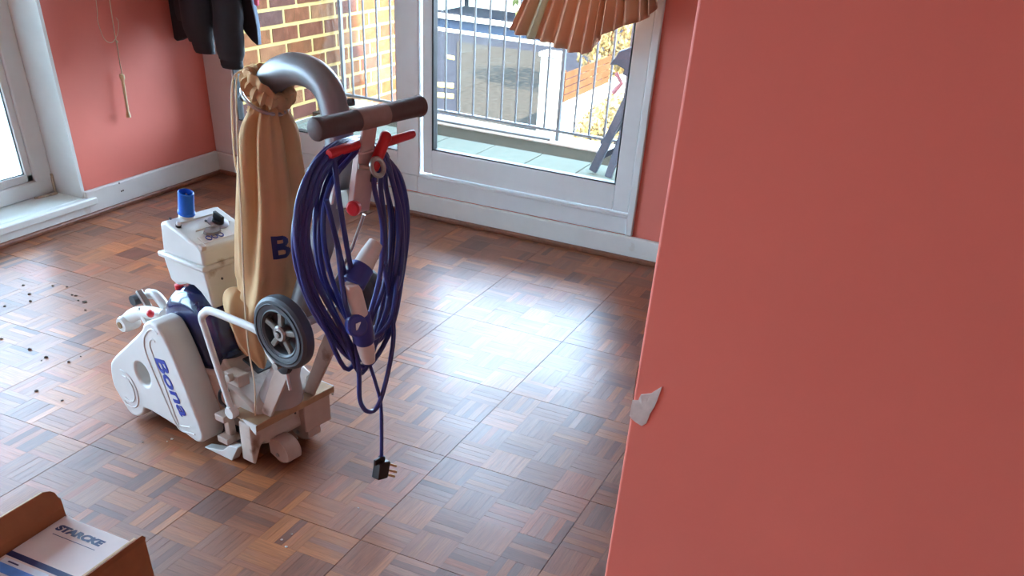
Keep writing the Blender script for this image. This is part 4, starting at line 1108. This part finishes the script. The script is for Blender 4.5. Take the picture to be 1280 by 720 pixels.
# left hem corner seen below the body
def sleeve(pts, rs, name):
    c = spline(pts, 6); r = [q.x for q in spline([(x, 0, 0) for x in rs], 6)]
    r = [x * (1 + .035 * abs(math.sin(i * .55))) for i, x in enumerate(r)]
    rings = []
    for p, x in zip(c, r):
        rings.append([p + Vector((x * math.cos(t), .72 * x * math.sin(t), 0)) for t in [2 * math.pi * k / 24 for k in range(24)]])
    return MB().loft(rings).build(name, JACK, jk, smooth=60)
sleeve([(-.02, .02, .82), (-.09, -.03, .66), J(244, 0, 3.76), J(247, 30, 3.75), J(252, 52, 3.75)], [.05, .075, .085, .08, .066], 'sleeve')
sleeve([J(253, 50, 3.75), J(255, 60, 3.75), J(257, 66, 3.75)], [.058, .056, .052], 'cuff')
sleeve([(.02, .0, .82), (.10, -.06, .66), J(283, 0, 3.71), J(285, 35, 3.70), J(288, 62, 3.70), J(289, 74, 3.70)], [.05, .07, .074, .076, .072, .062], 'sleeve')
sleeve([J(289, 73, 3.70), J(290, 80, 3.70), J(291, 85, 3.70)], [.056, .058, .054], 'cuff')
# open front flap with pale lining and a pink edge
fpts = [(296, -120), (312, -60), (317, 0), (323, 30), (324, 57), (316, 50), (308, 40), (303, 30), (298, 0), (290, -120)]
fp = [J(u, v, 3.78) for u, v in fpts]; nn = len(fp)
def slab(P, th, name, m, par=jk):
    n = len(P)
    return MB().add([p + Vector((0, -th / 2, 0)) for p in P] + [p + Vector((0, th / 2, 0)) for p in P], [tuple(range(n)), tuple(range(n, 2 * n))[::-1]] + [(i, (i + 1) % n, n + (i + 1) % n, n + i) for i in range(n)]).build(name, m, par, bevel=.006)
slab(fp, .03, 'front_flap', JACK)
slab([J(u, v, 3.772) for u, v in ((313, -60), (317, 0), (323, 32), (325, 56), (322, 30), (316, 4), (309, -60))], .024, 'flap_lining', LININ)
slab([J(u, v, 3.768) for u, v in ((317, -50), (321, -10), (323, 8), (319, 6), (313, -50))], .022, 'flap_trim', PINKM)
slab([J(u, v, 3.83) for u, v in ((208, -80), (211, 0), (218, 44), (225, 51), (240, 44), (250, 0), (250, -80))], .05, 'back_hem', JACK)
MB().tube(spline([(-.11, .055, .90), (-.11, .052, .92), (-.08, .045, .88), (-.05, .04, .84)], 5), .004, 6).build('hanging_loop', JACK, jk)

# ---- curtain: pleated, gathered up above the door, flaring at its hem
YCU = 3.90
cu_ = tag(empty('pleated_curtain', (-1.5, YCU, .85)), 'brown pleated curtain gathered up over the balcony door', 'curtain')
hem = [(637, 37), (652, 44), (668, 49), (684, 53), (700, 60), (716, 65), (730, 67), (742, 62), (752, 45), (768, 38), (780, 32), (800, 27), (812, 20), (822, 8)]
hemP = [aty(u, v, YCU) for u, v in hem]
hs_ = spline(hemP, 10)
NU = len(hs_); NV = 22
topc = Vector((-1.36, YCU, 1.52))
def cpoint(i, j):
    s = i / (NU - 1); t = j / NV
    p = hs_[i]
    g = Vector((topc.x + (s - .5) * .16, YCU, topc.z + .03 * math.sin(s * 9)))
    q = p.lerp(g, t)
    q.x += .02 * math.sin(t * 3.1) * (s - .4)
    wob = math.sin(s * 2 * math.pi * 12.5 + .8 * math.sin(s * 7)) * (.026 - .012 * t)
    return q + Vector((0, wob - .006, 0)) - Vector((-1.5, YCU, .85))
def cstrip(a, b_, name, m):
    V, Fc = [], []
    for i in range(a, b_ + 1):
        for j in range(NV + 1): V.append(cpoint(i, j))
    h = NV + 1
    for i in range(b_ - a):
        for j in range(NV): Fc.append((i * h + j, (i + 1) * h + j, (i + 1) * h + j + 1, i * h + j + 1))
    o = MB().add(V, Fc).build(name, m, cu_, smooth=60)
    md = o.modifiers.new('thickness', 'SOLIDIFY'); md.thickness = .002
    return o
cstrip(0, 12, 'curtain_cloth', CURT)
cstrip(12, 20, 'pale_stripe', CURT2)
cstrip(20, NU - 1, 'curtain_cloth', CURT)
MB().tube(spline([topc - Vector((-1.5, YCU, .85)) + Vector((.10 * math.cos(t), .035 * math.sin(t), 0)) for t in [2 * math.pi * k / 12 for k in range(12)]], 3, True), .014, 8, True).build('tie_band', CURT, cu_)
up = []
for j in range(13):
    t = j / 12; z = .67 + t * .60
    up.append([Vector((.14 + (.08 + .26 * t) * math.cos(a) , (.02 + .018 * t) * math.sin(a) + .012 * math.sin(9 * a), z)) for a in [2 * math.pi * k / 64 for k in range(64)]])
MB().loft(up).build('upper_cloth', CURT, cu_, smooth=60)
rd = tag(empty('curtain_rail', (-2.4, YCU, 2.16)), 'white curtain rail above the balcony door', 'rail')
MB().box((-1.1, -.012, -.015), (1.5, .012, .015)).build('rail', UPVC, rd, bevel=.004)
for x in (-.9, .2, 1.3): MB().box((x - .012, .0, -.012), (x + .012, .1, .012)).build('rail_bracket', UPVC, rd)

# ---- pull cord with a cream toggle in front of the left wall
xc = XL + .035
pcd = tag(empty('pull_cord', (xc, 3.38, .42)), 'thin cream pull cord with a toggle against the coral wall', 'cord')
def PC(u, v): return atx(u, v, xc) - Vector((xc, 3.38, .42))
topk = PC(137, 0)
MB().tube([topk + Vector((0, .03, 1.5)), topk + Vector((0, .008, .4)), topk, PC(143, 40), PC(147, 60), PC(150, 80), PC(153, 93)], .0022, 6).build('cord', CORDM, pcd)
MB().tube(spline([topk + Vector((.002, -.03, .5)), PC(120, 0), PC(122, 25), PC(130, 48), PC(140, 53), PC(147, 42), PC(148, 28), PC(145, 22)], 5), .0014, 6).build('cord_tail', CORDM, pcd)
MB().ball(PC(146, 52), .006, 6).build('knot', CORDM, pcd)
a, b_ = PC(152, 92), PC(161, 147)
d = b_ - a
MB().lathe([(.003, 0), (.011, .02 * d.length), (.012, .09 * d.length), (.007, .16 * d.length), (.007, .22 * d.length), (.0065, .84 * d.length), (.010, .92 * d.length), (.0115, .99 * d.length), (.004, d.length)], a, d, 14).build('toggle', mat('cream_toggle', (226, 210, 164), rough=.4), pcd)

# =================================================================== CARDBOARD BOX WITH CARTON
bx0, bx1, by0, by1, bh = -1.575, -1.328, .70, 1.075, .205
bo = tag(empty('cardboard_box', ((bx0 + bx1) / 2, (by0 + by1) / 2, 0)), 'open brown cardboard box holding a white carton on the parquet', 'box')
cx_, cy_ = bo.location.x, bo.location.y
tk = .004
def wl(lo, hi, name, m=CARD): return MB().box((lo[0] - cx_, lo[1] - cy_, lo[2]), (hi[0] - cx_, hi[1] - cy_, hi[2])).build(name, m, bo, bevel=.0012)
wl((bx0, by0, 0.0005), (bx1, by1, tk), 'box_bottom')
wl((bx0, by0, tk), (bx0 + tk, by1, bh + .012), 'side_panel')
wl((bx1 - tk, by0, tk), (bx1, by1, bh + .005), 'side_panel')
wl((bx0 + tk, by1 - tk, tk), (bx1 - tk, by1, bh - .018), 'end_panel')
wl((bx0 + tk, by0, tk), (bx1 - tk, by0 + tk, bh), 'end_panel')
def flap(pts, name, m=CARD, e=Vector((1, 0, .25))):
    n = len(pts); P = [Vector(p) - Vector((cx_, cy_, 0)) for p in pts]; e = e.normalized() * tk
    o = MB().add(P + [p + e for p in P], [tuple(range(n)), tuple(range(n, 2 * n))[::-1]] + [(i, (i + 1) % n, n + (i + 1) % n, n + i) for i in range(n)]).build(name, m, bo)
    return o
# left flap leans outward, its corner torn; right flap stands up
lt = bh + .010
flap([(bx0, by0, lt), (bx0, by1, lt), (bx0 - .004, by1 + .002, lt + .02), (bx0 - .006, by1 - .001, lt + .024), (bx0 - .010, by1 - .004, lt + .038), (bx0 - .012, by1 - .012, lt + .046), (bx0 - .016, by1 - .03, lt + .052), (bx0 - .018, by0, lt + .054)], 'flap', CARD)
rt = bh + .003
flap([(bx1 - tk, by0, rt), (bx1 - tk, by1, rt), (bx1 + .001, by1 - .002, rt + .012), (bx1 + .004, by1 - .012, rt + .024), (bx1 + .006, by1 - .03, rt + .026), (bx1 + .006, by0, rt + .026)], 'flap', CARD)
MB().bar(Vector((bx1 + .003 - cx_, by0 - cy_, rt + .0265)), Vector((bx1 + .003 - cx_, by1 - .028 - cy_, rt + .0265)), .005, .0012).build('flap_edge', CARDE, bo)
MB().bar(Vector((bx0 - .015 - cx_, by0 - cy_, lt + .0545)), Vector((bx0 - .013 - cx_, by1 - .03 - cy_, lt + .0525)), .0045, .0012).build('flap_edge', CARDE, bo)
# white carton inside
ct = tag(empty('white_carton', (cx_, cy_, tk + .001)), 'white abrasives carton with navy lettering inside the cardboard box', 'carton')
ch = bh - .012 - tk
ix0, ix1, iy0, iy1 = bx0 + tk + .003 - cx_, bx1 - tk - .003 - cx_, by0 + tk + .003 - cy_, by1 - tk - .002 - cy_
MB().box((ix0, iy0, 0), (ix1, iy1, ch - .004)).build('carton_body', CARTW, ct, bevel=.002)
MB().box((ix0, iy0, ch - .004), (ix1, iy1, ch)).build('carton_lid', CARTW, ct, bevel=.001)
def lettering(txt, u0, v0, u1, v1, size):
    zt = tk + .001 + ch
    p, q = atz(u0, v0, zt), atz(u1, v1, zt)
    x = Vector((1, 0, 0)); w = (q - p).x
    o = Vector((p.x - cx_, p.y - cy_, ch + .0003))
    return link('lettering', text_mesh(txt, size, o, x, (0, 1, 0), .0002, bold=.0016, shear=.12, width=w), NAVY, ct)
lettering('STARCKE', 68.5, 661, 121, 686, .026)
pl0, pl1 = atz(66, 667, tk + .001 + ch), atz(114, 691, tk + .001 + ch)
MB().box((pl0.x - cx_, pl0.y - cy_ - .0008, ch - .0003), (pl1.x - cx_, pl0.y - cy_ + .0008, ch + .0003)).build('printed_line', NAVY, ct)
zt = tk + .001 + ch
pA_ = atz(17, 689, zt)
MB().box((ix0 + .001, pA_.y - cy_ - .016, ch - .0005), (ix1 - .001, pA_.y - cy_, ch + .0005)).build('navy_band', NAVY, ct)
# printed leaflet lying on the carton
lf = tag(empty('paper_leaflet', (cx_ - .04, pA_.y - .085, zt + .001)), 'white leaflet with pale blue print lying on the white carton', 'leaflet')
MB().box((-.066, -.1, 0), (.06, .062, .001)).build('sheet', PAPERW, lf)
MB().box((-.066, .02, .0009), (.06, .045, .0014)).build('printed_band', PAPERB, lf)
MB().box((-.05, .052, .0009), (-.02, .056, .0014)).build('printed_line', NAVY, lf)
MB().lathe([(.016, 0), (.016, .0006)], (.02, -.01, .0009), (0, 0, 1), 20).build('printed_disc', mat('grey_blue_print', (120, 146, 170), rough=.6), lf)

# =================================================================== CRUMBS ON THE FLOOR
def crumb(u, v, r, m, label, group):
    p = atz(u, v, 0)
    mbc = MB()
    V = []
    n1 = 7
    top = Vector((0, 0, r * rnd.uniform(.7, 1.1)))
    ring = [Vector((r * rnd.uniform(.7, 1.2) * math.cos(2 * math.pi * k / n1), r * rnd.uniform(.7, 1.2) * math.sin(2 * math.pi * k / n1), r * rnd.uniform(.15, .5))) for k in range(n1)]
    base = [Vector((q.x * .8, q.y * .8, 0)) for q in ring]
    mbc.add(base + ring + [top], [(k, (k + 1) % n1, n1 + (k + 1) % n1, n1 + k) for k in range(n1)] + [(n1 + k, n1 + (k + 1) % n1, 2 * n1) for k in range(n1)] + [tuple(range(n1))[::-1]])
    o = mbc.build('dirt_crumb' if m is DIRTM else 'plaster_crumb', m, smooth=0)
    o.location = (p.x, p.y, .0003)
    tag(o, label, 'crumb', group)
for u, v, r in ((29, 357, .006), (37, 368, .008), (38, 377, .007), (6, 383, .006), (66, 358, .006), (84, 359, .006), (90, 369, .006), (95, 370, .006), (106, 378, .010), (107, 388, .006), (98, 376, .005), (2, 424, .007), (37, 437, .008), (58, 447, .007), (86, 453, .006), (101, 446, .004), (46, 489, .007), (78, 501, .005), (52, 451, .003)):
    crumb(u, v, r, DIRTM, 'small brown dirt crumb lying on the parquet', 'dirt crumbs scattered on the parquet')
for u, v, r in ((178, 553, .004), (215, 549, .005), (209, 552, .003), (352, 675, .004), (358, 684, .004), (365, 668, .003), (448, 635, .003), (372, 548, .003)):
    crumb(u, v, r, DUSTM, 'tiny pale plaster crumb lying on the parquet', 'plaster crumbs scattered on the parquet')
